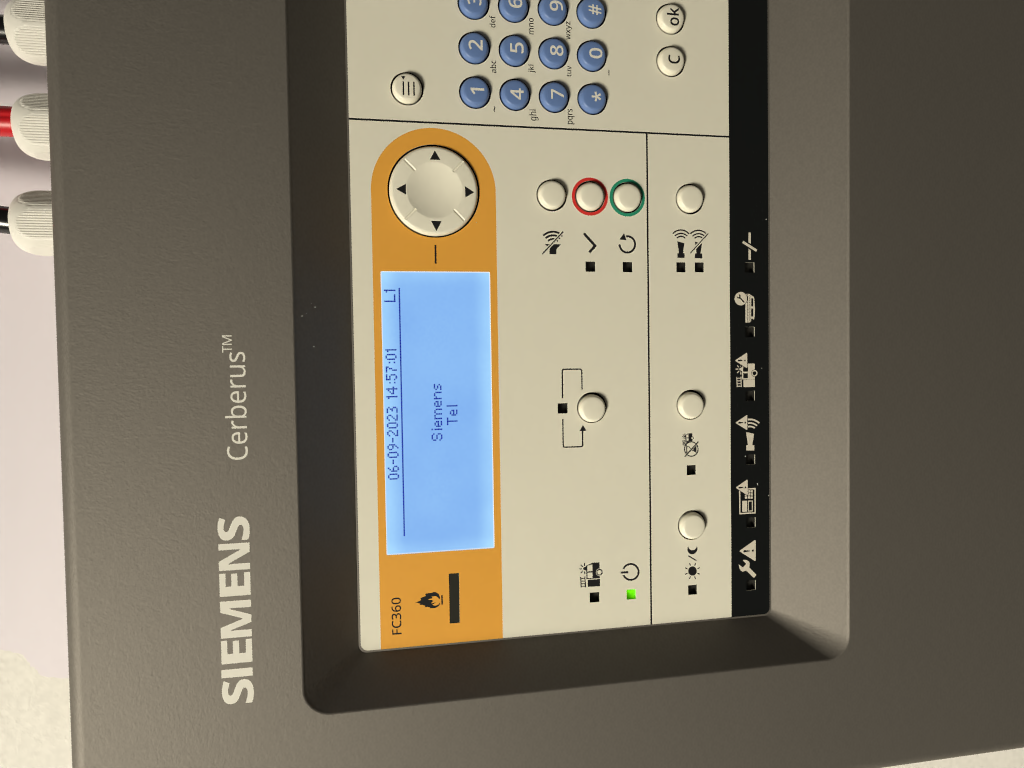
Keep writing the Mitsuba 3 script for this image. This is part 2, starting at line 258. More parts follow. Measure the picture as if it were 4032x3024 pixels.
    't_pqrs': '18583,-8245 18583,-8207 18619,-8221 18649,-8222 18665,-8217 18674,-8201 18674,-8193 18667,-8181 18653,-8170 18605,-8146 18589,-8128 18583,-8109 18583,-8090 18593,-8064 18615,-8048 18635,-8043 18674,-8045 18706,-8057 18694,-8090 18665,-8078 18640,-8076 18626,-8082 18618,-8094 18621,-8108 18629,-8116 18685,-8146 18700,-8160 18708,-8184 18707,-8214 18700,-8231 18691,-8242 18678,-8250 18654,-8257 18611,-8256;18456,-8254 18456,-8046 18485,-8046 18492,-8079 18504,-8062 18524,-8046 18534,-8043 18563,-8045 18559,-8085 18527,-8085 18509,-8097 18497,-8119 18494,-8133 18494,-8254;18249,-8168 18249,-8132 18255,-8097 18266,-8071 18282,-8053 18307,-8043 18328,-8043 18348,-8050 18369,-8070 18374,-8046 18405,-8046 18405,-8346 18369,-8346 18368,-8232 18365,-8232 18350,-8249 18335,-8256 18307,-8257 18294,-8254 18278,-8243 18262,-8222 18253,-8198|18286,-8169 18295,-8202 18304,-8215 18314,-8220 18335,-8222 18357,-8211 18364,-8198 18370,-8164 18369,-8125 18358,-8092 18346,-8082 18334,-8078 18314,-8080 18303,-8087 18295,-8098 18288,-8121;18062,-8046 18092,-8046 18099,-8070 18117,-8052 18131,-8045 18160,-8043 18173,-8046 18189,-8057 18204,-8078 18216,-8120 18217,-8163 18213,-8196 18204,-8222 18190,-8243 18167,-8257 18138,-8259 18122,-8254 18101,-8235 18098,-8236 18099,-8346 18062,-8346|18099,-8171 18105,-8199 18113,-8211 18122,-8219 18133,-8222 18147,-8222 18159,-8217 18168,-8206 18178,-8175 18180,-8134 18174,-8105 18165,-8089 18153,-8080 18133,-8078 18116,-8085 18110,-8092 18102,-8109 18099,-8125',
    't_ok': '22883,-12496 22964,-12496 22967,-12824 22978,-12818 23001,-12783 23114,-12654 23207,-12654 23067,-12821 23217,-13046 23120,-13046 23006,-12881 22964,-12918 22964,-13046 22883,-13046;22442,-12882 22446,-12792 22455,-12756 22470,-12723 22508,-12680 22561,-12654 22592,-12647 22645,-12647 22702,-12664 22748,-12700 22767,-12727 22786,-12769 22795,-12822 22795,-12875 22780,-12947 22755,-12994 22733,-13017 22677,-13046 22642,-13053 22592,-13053 22552,-13043 22511,-13020 22470,-12974 22452,-12931|22527,-12880 22533,-12914 22546,-12945 22572,-12973 22599,-12984 22638,-12984 22666,-12973 22682,-12959 22698,-12931 22711,-12874 22708,-12803 22691,-12755 22665,-12727 22639,-12717 22596,-12717 22566,-12731 22543,-12758 22530,-12796',
    't_C': '20807,-12848 20807,-12773 20822,-12692 20853,-12627 20896,-12580 20942,-12553 21007,-12536 21093,-12539 21176,-12566 21149,-12644 21093,-12621 21061,-12614 21004,-12617 20960,-12638 20934,-12663 20915,-12694 20902,-12729 20893,-12782 20893,-12840 20899,-12882 20918,-12934 20940,-12966 20982,-12994 21020,-13005 21090,-13001 21158,-12981 21158,-13059 21096,-13079 20998,-13083 20961,-13076 20918,-13059 20881,-13032 20844,-12984 20819,-12923',
    't_model': '-2075,-386 -2075,-316 -2062,-243 -2043,-204 -2014,-174 -1972,-157 -1917,-155 -1875,-167 -1843,-192 -1820,-228 -1806,-267 -1799,-318 -1799,-388 -1806,-442 -1817,-473 -1833,-503 -1854,-525 -1885,-542 -1917,-550 -1972,-547 -2012,-530 -2036,-508 -2056,-471 -2064,-449|-2015,-387 -2002,-455 -1989,-478 -1976,-490 -1952,-500 -1924,-500 -1900,-491 -1890,-481 -1874,-454 -1864,-411 -1861,-317 -1874,-250 -1890,-223 -1905,-211 -1924,-204 -1953,-204 -1976,-214 -1996,-238 -2012,-293;-2396,-408 -2396,-347 -2386,-282 -2365,-233 -2344,-203 -2310,-176 -2265,-159 -2234,-155 -2180,-155 -2154,-160 -2155,-208 -2181,-204 -2230,-204 -2261,-211 -2288,-226 -2303,-240 -2318,-264 -2334,-320 -2332,-336 -2310,-316 -2291,-306 -2260,-299 -2221,-299 -2176,-313 -2147,-338 -2125,-383 -2123,-439 -2136,-486 -2160,-518 -2194,-540 -2233,-550 -2276,-550 -2323,-535 -2339,-525 -2367,-495 -2386,-459|-2334,-423 -2321,-462 -2298,-488 -2271,-500 -2240,-500 -2211,-488 -2193,-469 -2183,-435 -2183,-406 -2193,-375 -2209,-358 -2240,-346 -2266,-345 -2300,-358 -2318,-372 -2331,-394;-2726,-528 -2723,-477 -2655,-498 -2587,-500 -2564,-495 -2540,-483 -2528,-469 -2517,-442 -2517,-423 -2522,-406 -2546,-384 -2571,-374 -2600,-370 -2663,-369 -2666,-367 -2662,-321 -2598,-320 -2577,-315 -2556,-306 -2538,-289 -2527,-264 -2527,-247 -2535,-228 -2551,-214 -2566,-206 -2618,-204 -2655,-213 -2688,-232 -2697,-233 -2722,-202 -2722,-192 -2675,-167 -2620,-155 -2552,-157 -2513,-169 -2481,-196 -2473,-209 -2465,-234 -2465,-268 -2481,-306 -2505,-328 -2535,-342 -2516,-347 -2487,-362 -2473,-374 -2460,-396 -2455,-417 -2455,-451 -2468,-491 -2481,-508 -2510,-530 -2563,-547 -2666,-547 -2708,-537;-3075,-326 -3067,-284 -3049,-240 -3023,-206 -2978,-174 -2923,-157 -2851,-155 -2796,-164 -2764,-177 -2763,-180 -2786,-228 -2834,-211 -2860,-206 -2909,-209 -2948,-223 -2984,-257 -3005,-303 -3010,-332 -3010,-375 -3000,-421 -2979,-457 -2959,-476 -2930,-491 -2896,-498 -2855,-498 -2781,-484 -2779,-487 -2779,-534 -2851,-550 -2913,-550 -2968,-537 -3012,-513 -3047,-474 -3067,-425 -3075,-381;-3347,-545 -3350,-542 -3350,-163 -3120,-162 -3118,-210 -3120,-213 -3287,-215 -3287,-333 -3130,-335 -3128,-384 -3131,-386 -3286,-387 -3288,-543',
    't_maker': '1761,5369 1862,5369 1944,5393 1997,5457 1988,5513 1943,5552 1619,5688 1536,5738 1471,5809 1429,5923 1429,6029 1446,6086 1495,6164 1545,6206 1643,6256 1816,6291 2055,6284 2302,6220 2211,6008 1996,6071 1853,6079 1771,6048 1742,6005 1752,5949 1804,5904 2145,5759 2269,5653 2302,5582 2310,5454 2285,5369 2236,5291 2121,5206 1997,5163 1898,5149 1701,5149 1586,5163 1495,5185 1413,5220 1413,5454 1620,5391;1063,5510 1075,5521 1068,6281 1305,6281 1305,5168 956,5168 551,5929 528,5947 517,5916 531,5764 531,5168 294,5168 294,6281 636,6281 1020,5571;-312,6061 -327,6050 -319,5858 157,5857 157,5639 -324,5635 -326,5399 186,5392 186,5174 -688,5174 -688,6279 186,6280 186,6061;-1592,5510 -1573,5498 -1546,5533 -1289,6281 -872,6281 -872,5173 -1152,5173 -1144,5937 -1158,5948 -1184,5914 -1441,5173 -1730,5181 -1971,5886 -1989,5932 -2014,5938 -2002,5773 -2002,5173 -2275,5173 -2275,6281 -1866,6281;-4354,5382 -4269,5406 -4213,5470 -4223,5526 -4269,5565 -4605,5701 -4690,5751 -4758,5822 -4801,5935 -4801,6042 -4784,6098 -4733,6176 -4682,6219 -4580,6269 -4401,6304 -4154,6297 -3898,6233 -3992,6020 -4215,6084 -4363,6091 -4448,6061 -4477,6018 -4467,5962 -4414,5916 -4060,5772 -3932,5666 -3898,5595 -3890,5467 -3915,5382 -3966,5304 -4086,5219 -4213,5177 -4316,5162 -4520,5162 -4639,5177 -4733,5198 -4818,5233 -4818,5467 -4604,5404 -4458,5382;-2871,6069 -2887,6058 -2879,5866 -2395,5864 -2395,5646 -2883,5641 -2886,5405 -2366,5398 -2366,5179 -3254,5179 -3254,6288 -2366,6288 -2366,6069;-3470,5181 -3785,5181 -3785,6304 -3470,6304',
    't_word': '7645,5278 7659,5249 7679,5228 7720,5209 7792,5208 7850,5233 7885,5275 7900,5315 7909,5363 7909,5688 7988,5688 7988,5144 7922,5144 7917,5185 7907,5207 7856,5162 7777,5135 7676,5139 7628,5158 7584,5199 7566,5231 7553,5291 7553,5687 7636,5688 7636,5325;5103,5614 5160,5669 5230,5697 5331,5697 5397,5669 5454,5609 5485,5531 5489,5397 5141,5397 5134,5381 5143,5324 5161,5281 5192,5243 5220,5223 5267,5208 5356,5208 5467,5241 5467,5167 5419,5148 5349,5135 5261,5135 5191,5153 5125,5194 5099,5227 5068,5287 5050,5365 5050,5462 5068,5545|5406,5493 5392,5550 5360,5598 5318,5623 5258,5628 5207,5608 5175,5579 5147,5527 5138,5474 5145,5466 5400,5466;6640,5614 6697,5669 6767,5697 6868,5697 6934,5669 6991,5609 7022,5531 7026,5397 6677,5397 6670,5381 6679,5324 6698,5280 6729,5242 6757,5223 6804,5208 6893,5208 7004,5241 7004,5167 6956,5148 6885,5135 6798,5135 6727,5153 6662,5194 6635,5227 6605,5287 6587,5365 6587,5462 6605,5545|6943,5493 6929,5550 6897,5598 6855,5623 6795,5628 6744,5608 6711,5579 6684,5527 6675,5474 6682,5466 6936,5466;8409,5274 8404,5315 8385,5341 8331,5374 8198,5430 8141,5476 8119,5526 8119,5581 8146,5642 8207,5683 8295,5701 8378,5697 8475,5665 8453,5595 8365,5623 8279,5628 8219,5603 8198,5570 8203,5535 8223,5509 8422,5416 8471,5370 8488,5323 8488,5264 8479,5231 8457,5194 8418,5162 8374,5144 8326,5135 8203,5139 8119,5167 8119,5250 8239,5208 8329,5208 8385,5233;5762,5660 5805,5688 5841,5697 5902,5697 5928,5688 5915,5614 5843,5618 5809,5609 5772,5585 5727,5527 5709,5460 5709,5144 5625,5144 5625,5687 5696,5688 5700,5603 5707,5596;7244,5596 7298,5660 7342,5688 7377,5697 7439,5697 7465,5688 7452,5614 7379,5618 7346,5609 7309,5585 7264,5527 7246,5460 7246,5144 7162,5144 7162,5687 7232,5688 7237,5603;4515,5752 4576,5817 4642,5854 4734,5877 4826,5877 4883,5867 4967,5835 4936,5761 4839,5794 4749,5798 4690,5784 4645,5760 4595,5713 4577,5684 4550,5618 4536,5543 4541,5426 4559,5361 4582,5312 4626,5261 4672,5232 4744,5213 4851,5218 4940,5241 4940,5162 4861,5139 4721,5135 4651,5148 4607,5167 4554,5204 4501,5268 4466,5351 4449,5453 4449,5559 4471,5665;6115,5630 6165,5674 6209,5692 6302,5697 6363,5678 6398,5655 6442,5605 6460,5568 6482,5466 6482,5365 6473,5310 6455,5254 6429,5208 6363,5153 6302,5135 6209,5139 6157,5162 6104,5210 6096,5204 6082,5144 6025,5144 6025,5913 6104,5913 6107,5630|6167,5229 6220,5208 6287,5208 6316,5218 6371,5276 6394,5353 6394,5483 6367,5564 6339,5599 6288,5623 6219,5623 6169,5604 6136,5570 6122,5541 6109,5484 6104,5409 6113,5324 6126,5282;8941,5676 9044,5932 9113,5934 9113,5599 9067,5599 9068,5873 9061,5871 8950,5599 8912,5599 8806,5868 8798,5876 8795,5873 8795,5599 8753,5599 8753,5934 8822,5934 8928,5669 8933,5666;8615,5905 8615,5605 8572,5605 8571,5905 8466,5907 8466,5944 8720,5944 8720,5907',
    'i_menu': '19370,-1456 19370,-1518 18817,-1518 18817,-1457;19366,-1244 19366,-1302 18819,-1302 18819,-1244;19433,-1061 19569,-980 19579,-1147;19365,-1033 19365,-1091 18821,-1088 18822,-1030',
    'i_arrow_right': '16664,-2295 16281,-2520 16281,-2087',
    'i_arrow_up': '15049,-690 15267,-1087 14830,-1084',
    'i_arrow_down': '15003,-3902 14785,-3528 15244,-3519',
    'i_arrow_left': '13372,-2300 13785,-2090 13785,-2524',
    'i_mute': '13510,-7260 13514,-7323 13511,-7386 13503,-7448 13488,-7510 13468,-7569 13441,-7629 13429,-7624 13375,-7572 13390,-7538 13408,-7487 13421,-7433 13428,-7379 13430,-7323 13427,-7268 13419,-7213 13406,-7159 13387,-7107 13364,-7056 13336,-7008 13304,-6963 13263,-6915 13327,-6861 13370,-6911 13407,-6963 13438,-7018 13465,-7075 13486,-7135 13501,-7197;12537,-6818 13505,-7755 13467,-7794 12500,-6857;13355,-7244 13361,-7333 13358,-7378 13342,-7465 13327,-7511 13304,-7503 13256,-7457 13269,-7406 13277,-7332 13272,-7257 13265,-7220 13255,-7184 13225,-7114 13185,-7051 13156,-7016 13221,-6963 13252,-7000 13299,-7075 13334,-7158;13334,-7733 13324,-7743 13311,-7748 13297,-7748 13284,-7743 13274,-7733 13269,-7720 13269,-7706 13274,-7693 13284,-7683 13297,-7677 13311,-7677 13324,-7683 13334,-7693 13340,-7706 13340,-7720;13224,-7627 13214,-7637 13201,-7642 13187,-7642 13174,-7637 13164,-7627 13158,-7614 13158,-7600 13164,-7587 13174,-7577 13187,-7572 13201,-7572 13214,-7577 13224,-7587 13229,-7600 13229,-7614;13203,-7277 13205,-7334 13195,-7398 13127,-7332 13126,-7286 13110,-7222 13079,-7165 13045,-7128 13101,-7074 13141,-7119 13171,-7168 13192,-7221;13113,-7521 13103,-7531 13090,-7537 13076,-7537 13063,-7531 13053,-7521 13048,-7508 13048,-7494 13053,-7481 13063,-7471 13076,-7466 13090,-7466 13103,-7471 13113,-7481 13119,-7494 13119,-7508;12946,-7156 12840,-7054 12946,-6945;12945,-7347 12945,-7666 12734,-7466 12515,-7453 12521,-7161 12745,-7152',
    'i_check': '12900,-9277 12575,-8975 12653,-8891 12899,-9119 13385,-8659 13464,-8742',
    'i_reset': '12902,-10372 12866,-10384 12831,-10399 12799,-10420 12770,-10444 12744,-10471 12722,-10502 12703,-10536 12689,-10571 12680,-10609 12675,-10647 12675,-10686 12680,-10725 12690,-10763 12704,-10800 12723,-10834 12746,-10866 12772,-10896 12802,-10921 12835,-10943 12870,-10961 12907,-10974 12945,-10983 12983,-10986 13022,-10985 13060,-10979 13096,-10968 13131,-10953 13164,-10933 13194,-10909 13220,-10882 13243,-10852 13262,-10818 13276,-10783 13286,-10746 13292,-10707 13292,-10669 13287,-10627 13376,-10617 13381,-10664 13381,-10714 13374,-10763 13361,-10812 13342,-10857 13318,-10901 13288,-10940 13254,-10976 13215,-11007 13172,-11032 13127,-11052 13079,-11066 13030,-11074 12981,-11076 12931,-11071 12882,-11060 12835,-11043 12790,-11021 12748,-10993 12710,-10960 12676,-10922 12647,-10881 12623,-10837 12605,-10790 12592,-10742 12586,-10692 12586,-10642 12592,-10592 12604,-10544 12622,-10498 12646,-10454 12675,-10414 12709,-10378 12747,-10347 12789,-10321 12834,-10300 12881,-10285 12929,-10276 12976,-10274 12981,-10363 12940,-10365;13169,-10635 13185,-10311 13472,-10527',
    'i_horn': '13633,-12954 13658,-13020 13675,-13089 13683,-13159 13683,-13229 13674,-13299 13657,-13367 13632,-13432 13599,-13492 13559,-13548 13511,-13598 13466,-13556 13512,-13508 13547,-13460 13576,-13406 13599,-13348 13614,-13288 13622,-13226 13622,-13162 13614,-13100 13599,-13038 13577,-12979 13548,-12924 13513,-12873 13468,-12823 13514,-12782 13561,-12835 13601,-12892;13497,-13019 13515,-13068 13527,-13119 13533,-13171 13534,-13224 13528,-13276 13516,-13327 13499,-13375 13477,-13421 13449,-13464 13415,-13505 13370,-13467 13402,-13429 13426,-13393 13445,-13353 13460,-13310 13470,-13266 13475,-13221 13475,-13175 13469,-13130 13459,-13085 13443,-13042 13423,-13001 13399,-12963 13367,-12924 13412,-12887 13446,-12929 13474,-12972;13377,-13067 13391,-13102 13400,-13138 13405,-13175 13405,-13213 13401,-13250 13392,-13286 13379,-13320 13362,-13353 13341,-13382 13314,-13410 13272,-13370 13295,-13345 13326,-13296 13343,-13240 13347,-13180 13343,-13150 13324,-13092 13292,-13042 13268,-13017 13311,-12977 13337,-13005 13359,-13035;12635,-13276 12632,-13352 12425,-13354 12424,-13010 12628,-13016 12635,-13091 13159,-13011 13071,-13352',
    'i_horn_off': '13685,-14070 13676,-14140 13659,-14209 13634,-14274 13601,-14335 13561,-14391 13541,-14412 13497,-14369 13513,-14352 13549,-14303 13578,-14248 13600,-14190 13616,-14129 13624,-14066 13624,-14002 13616,-13939 13601,-13877 13579,-13817 13550,-13761 13515,-13710 13469,-13659 13516,-13618 13563,-13672 13603,-13730 13635,-13792 13660,-13859 13677,-13928 13685,-13999;12626,-13650 12658,-13617 13547,-14486 13515,-14519;13535,-14064 13529,-14117 13518,-14168 13501,-14217 13478,-14264 13443,-14316 13401,-14275 13427,-14235 13446,-14195 13461,-14152 13471,-14107 13476,-14061 13476,-14015 13471,-13969 13460,-13924 13444,-13880 13424,-13839 13400,-13801 13367,-13762 13413,-13725 13447,-13766 13475,-13810 13499,-13858 13516,-13907 13529,-13959 13535,-14011;13406,-14016 13406,-14053 13402,-14091 13393,-14127 13380,-14162 13363,-14195 13344,-14220 13302,-14179 13326,-14138 13344,-14080 13347,-14020 13343,-13989 13335,-13960 13310,-13905 13292,-13881 13268,-13855 13311,-13815 13338,-13843 13360,-13874 13378,-13907 13391,-13942 13401,-13978;13158,-13850 13120,-14001 12991,-13876;12624,-13855 12632,-13931 12818,-13902 13079,-14157 13070,-14194 12632,-14117 12629,-14195 12421,-14196 12420,-13849',
    'i_disconnect': '13604,-16584 13092,-16583 13162,-16460 13604,-16461;13131,-16149 13230,-16205 12836,-16895 12737,-16839;12802,-16583 12369,-16582 12369,-16458 12872,-16459',
    'i_detector': '9713,-16677 9714,-16577 9584,-16572 9551,-16528 10809,-16534 10696,-16722 10496,-16748 10163,-16774 9880,-16760 9680,-16726 9655,-16677|10635,-16585 10272,-16583 10272,-16678 10635,-16680|10168,-16579 9810,-16577 9810,-16676 10168,-16677;9544,-16503 9534,-16479 9540,-16428 10837,-16431 10834,-16513;10713,-16390 10751,-16376 10802,-16349 10837,-16349 10840,-16403 10713,-16403;10415,-16329 10451,-16355 10491,-16375 10555,-16395 10563,-16402 9531,-16397 9532,-16306 9557,-16288 10377,-16292;10465,-16335 10432,-16311 10401,-16283 10375,-16251 10353,-16217 10336,-16179 10324,-16140 10317,-16099 10316,-16058 10320,-16017 10330,-15977 10344,-15938 10364,-15902 10388,-15869 10416,-15840 10448,-15815 10483,-15794 10521,-15778 10560,-15768 10600,-15762 10641,-15763 10682,-15768 10721,-15779 10758,-15796 10793,-15817 10825,-15842 10854,-15872 10878,-15905 10897,-15941 10912,-15980 10922,-16020 10926,-16061 10925,-16102 10918,-16143 10906,-16182 10889,-16219 10867,-16254 10841,-16285 10810,-16313 10777,-16336 10740,-16355 10702,-16368 10662,-16376 10621,-16379 10580,-16376 10540,-16367 10502,-16353|10729,-16007 10671,-15948 10737,-15862 10662,-15885 10621,-15948 10629,-16021 10427,-16219 10472,-16260 10671,-16057 10762,-16067 10803,-16022 10825,-15949',
    'i_truck': '-921,-8523 -920,-8570 -1056,-8571 -1056,-8524;-1147,-8483 -1127,-8496 -1114,-8516 -1110,-8545 -1082,-8614 -1047,-8613 -936,-8922 -945,-9226 -1216,-9241 -1214,-9227 -1218,-9194 -1227,-9163 -1243,-9134 -1263,-9108 -1289,-9088 -1318,-9072 -1349,-9063 -1381,-9060 -1414,-9063 -1445,-9072 -1474,-9088 -1500,-9108 -1520,-9134 -1536,-9163 -1545,-9194 -1547,-9241 -1649,-9241 -1643,-8915 -1643,-8624 -1268,-8617 -1231,-8543 -1227,-8516 -1214,-8496 -1205,-8488 -1183,-8479 -1171,-8478|-1304,-8669 -1305,-8908 -1009,-8901 -1052,-8670|-1606,-8674 -1609,-8909 -1369,-8908 -1364,-8673;-1069,-8484 -1105,-8453 -1014,-8349 -979,-8380;-1152,-8430 -1199,-8428 -1192,-8297 -1145,-8300;-1247,-9282 -1260,-9308 -1278,-9330 -1300,-9348 -1326,-9361 -1353,-9370 -1381,-9372 -1410,-9370 -1437,-9361 -1462,-9348 -1485,-9330 -1503,-9308 -1516,-9282 -1524,-9255 -1527,-9227 -1524,-9198 -1516,-9171 -1503,-9146 -1485,-9123 -1462,-9105 -1437,-9092 -1410,-9084 -1381,-9081 -1353,-9084 -1326,-9092 -1300,-9105 -1278,-9123 -1260,-9146 -1247,-9171 -1239,-9198 -1236,-9227 -1239,-9255|-1291,-9189 -1312,-9157 -1344,-9136 -1381,-9128 -1419,-9136 -1451,-9157 -1472,-9189 -1480,-9227 -1472,-9264 -1451,-9296 -1419,-9317 -1381,-9325 -1344,-9317 -1312,-9296 -1291,-9264 -1283,-9227;-1370,-8393 -1338,-8359 -1244,-8449 -1277,-8483;-1426,-8528 -1292,-8520 -1289,-8568 -1423,-8576;-1996,-8607 -1999,-8559 -1971,-8558 -1964,-8404 -1991,-8405 -1994,-8358 -1525,-8334 -1523,-8381 -1571,-8384 -1578,-8532 -1518,-8529 -1515,-8576|-1619,-8535 -1612,-8386 -1695,-8390 -1702,-8540|-1743,-8543 -1736,-8392 -1810,-8396 -1817,-8548|-1851,-8398 -1923,-8402 -1930,-8555 -1858,-8550;-1991,-8687 -1679,-8684 -1681,-9247 -2002,-9241',
    'i_power': '-1186,-10378 -1155,-10412 -1129,-10451 -1108,-10493 -1091,-10537 -1080,-10583 -1075,-10630 -1075,-10678 -1080,-10726 -1091,-10773 -1106,-10819 -1127,-10863 -1153,-10905 -1183,-10943 -1217,-10978 -1255,-11009 -1295,-11035 -1338,-11056 -1383,-11073 -1430,-11084 -1477,-11089 -1524,-11088 -1570,-11082 -1615,-11070 -1658,-11053 -1699,-11030 -1736,-11002 -1770,-10970 -1800,-10934 -1824,-10894 -1844,-10852 -1859,-10807 -1868,-10760 -1872,-10712 -1870,-10664 -1863,-10617 -1851,-10570 -1833,-10524 -1811,-10481 -1783,-10441 -1752,-10404 -1717,-10370 -1679,-10341 -1637,-10316 -1596,-10297 -1588,-10314 -1594,-10390 -1631,-10412 -1662,-10435 -1690,-10462 -1715,-10492 -1737,-10525 -1755,-10560 -1770,-10596 -1780,-10634 -1785,-10672 -1787,-10711 -1784,-10748 -1776,-10785 -1765,-10820 -1749,-10854 -1730,-10885 -1707,-10912 -1682,-10937 -1653,-10958 -1622,-10976 -1588,-10989 -1554,-10998 -1518,-11003 -1481,-11004 -1444,-10999 -1408,-10991 -1372,-10978 -1337,-10961 -1305,-10940 -1275,-10915 -1247,-10887 -1223,-10856 -1202,-10822 -1185,-10787 -1173,-10750 -1164,-10712 -1160,-10673 -1160,-10635 -1164,-10598 -1173,-10562 -1186,-10527 -1202,-10495 -1223,-10465 -1246,-10438 -1273,-10414 -1302,-10394 -1337,-10377 -1298,-10301 -1259,-10321 -1221,-10347;-1525,-10569 -1516,-10212 -1422,-10215 -1431,-10572',
    'i_moon': '-551,-13853 -596,-13866 -643,-13871 -691,-13866 -736,-13853 -778,-13830 -815,-13800 -845,-13763 -867,-13721 -881,-13676 -886,-13629 -881,-13582 -867,-13536 -845,-13494 -815,-13458 -778,-13427 -736,-13405 -691,-13391 -643,-13387 -596,-13391 -551,-13405 -511,-13427 -530,-13428 -570,-13441 -606,-13460 -639,-13486 -665,-13519 -684,-13555 -697,-13595 -701,-13636 -697,-13678 -684,-13717 -665,-13754 -639,-13786 -606,-13812 -570,-13832 -533,-13843',
    'i_slash': '-1165,-13837 -1209,-13810 -965,-13411 -921,-13438',
    'i_sun': '-1269,-13502 -1389,-13548 -1406,-13503 -1286,-13457;-1422,-13749 -1402,-13704 -1289,-13753 -1308,-13797;-1650,-13416 -1616,-13416 -1583,-13422 -1552,-13433 -1523,-13449 -1497,-13469 -1475,-13494 -1458,-13521 -1445,-13552 -1438,-13584 -1437,-13618 -1440,-13651 -1450,-13684 -1464,-13716 -1483,-13745 -1506,-13770 -1533,-13793 -1563,-13810 -1595,-13823 -1629,-13831 -1663,-13833 -1697,-13831 -1729,-13822 -1760,-13809 -1787,-13790 -1811,-13768 -1831,-13742 -1846,-13712 -1856,-13681 -1860,-13647 -1859,-13614 -1852,-13580 -1840,-13548 -1824,-13518 -1802,-13491 -1777,-13467 -1748,-13447 -1717,-13431 -1684,-13421;-1452,-13280 -1508,-13393 -1551,-13372 -1495,-13258;-1542,-13860 -1502,-13976 -1548,-13992 -1588,-13876;-1794,-13274 -1748,-13258 -1708,-13373 -1754,-13389;-1802,-13992 -1846,-13970 -1789,-13856 -1745,-13877;-2007,-13496 -1988,-13451 -1875,-13500 -1894,-13544;-1908,-13700 -1891,-13746 -2011,-13792 -2029,-13747',
    'i_truck_timer': '4599,-13318 4520,-13319 4520,-13284 4599,-13283;3707,-13372 3693,-13383 3659,-13348 3703,-13314 3736,-13296 3806,-13269 3879,-13258 3953,-13262 3989,-13271 4024,-13283 4069,-13303 4070,-13236 4057,-13237 4055,-13202 4297,-13187 4299,-13223 4275,-13224 4275,-13289 4304,-13287 4307,-13322 4112,-13336 4143,-13366 4233,-13366 4232,-13336 4419,-13331 4433,-13299 4436,-13283 4444,-13271 4455,-13263 4469,-13261 4490,-13267 4503,-13283 4506,-13300 4518,-13329 4536,-13329 4597,-13491 4598,-13652 4455,-13661 4450,-13678 4433,-13704 4408,-13721 4378,-13727 4347,-13721 4322,-13704 4305,-13678 4300,-13661 4240,-13662 4233,-13368 4235,-13657 4229,-13650 4214,-13713 4200,-13748 4182,-13782 4142,-13838 4107,-13803 4141,-13757 4168,-13698 4182,-13635 4183,-13571 4178,-13539 4159,-13479 4145,-13451 4107,-13400 4060,-13359 4005,-13329 3944,-13312 3912,-13308 3848,-13311 3817,-13318 3757,-13341 3720,-13363 4060,-13362 4061,-13409 4030,-13409 4004,-13504 3954,-13566 3913,-13606 3888,-13581 3928,-13543 3972,-13488 3993,-13409 3777,-13409 3793,-13485 3749,-13440 3742,-13409 3719,-13409 3707,-13397|4548,-13476 4525,-13370 4412,-13370 4416,-13480|4338,-13631 4334,-13648 4338,-13664 4347,-13678 4361,-13688 4378,-13691 4394,-13688 4408,-13678 4417,-13664 4421,-13648 4417,-13631 4408,-13617 4394,-13608 4378,-13605 4361,-13608 4347,-13617|4372,-13480 4371,-13372 4264,-13373 4266,-13481|4214,-13293 4242,-13291 4243,-13226 4214,-13228|4157,-13297 4182,-13295 4182,-13230 4158,-13231|4125,-13299 4126,-13233 4102,-13234 4102,-13301;4542,-13192 4570,-13214 4520,-13277 4492,-13255;4449,-13168 4484,-13169 4483,-13247 4447,-13247;4360,-13223 4384,-13198 4441,-13252 4416,-13277;4415,-13282 4418,-13317 4340,-13323 4337,-13287;4229,-13940 4188,-13980 3532,-13314 3572,-13274;3546,-13708 3535,-13634 3540,-13559 3561,-13487 3577,-13452 3607,-13404 3642,-13439 3619,-13475 3595,-13535 3584,-13599 3586,-13663 3593,-13694 3615,-13753 3650,-13806 3671,-13829 3703,-13855 3703,-13812 3743,-13812 3774,-13700 3833,-13633 3858,-13658 3806,-13717 3804,-13723 3890,-13691 3999,-13814 4011,-13814 4033,-13837 4033,-13858 3703,-13856 3748,-13883 3778,-13895 3840,-13909 3904,-13909 3935,-13904 3997,-13885 4051,-13854 4086,-13890 4049,-13914 4016,-13931 3944,-13954 3870,-13962 3833,-13959 3797,-13953 3761,-13943 3727,-13929 3695,-13911 3664,-13890 3637,-13866 3612,-13839 3590,-13809 3572,-13777 3557,-13743',
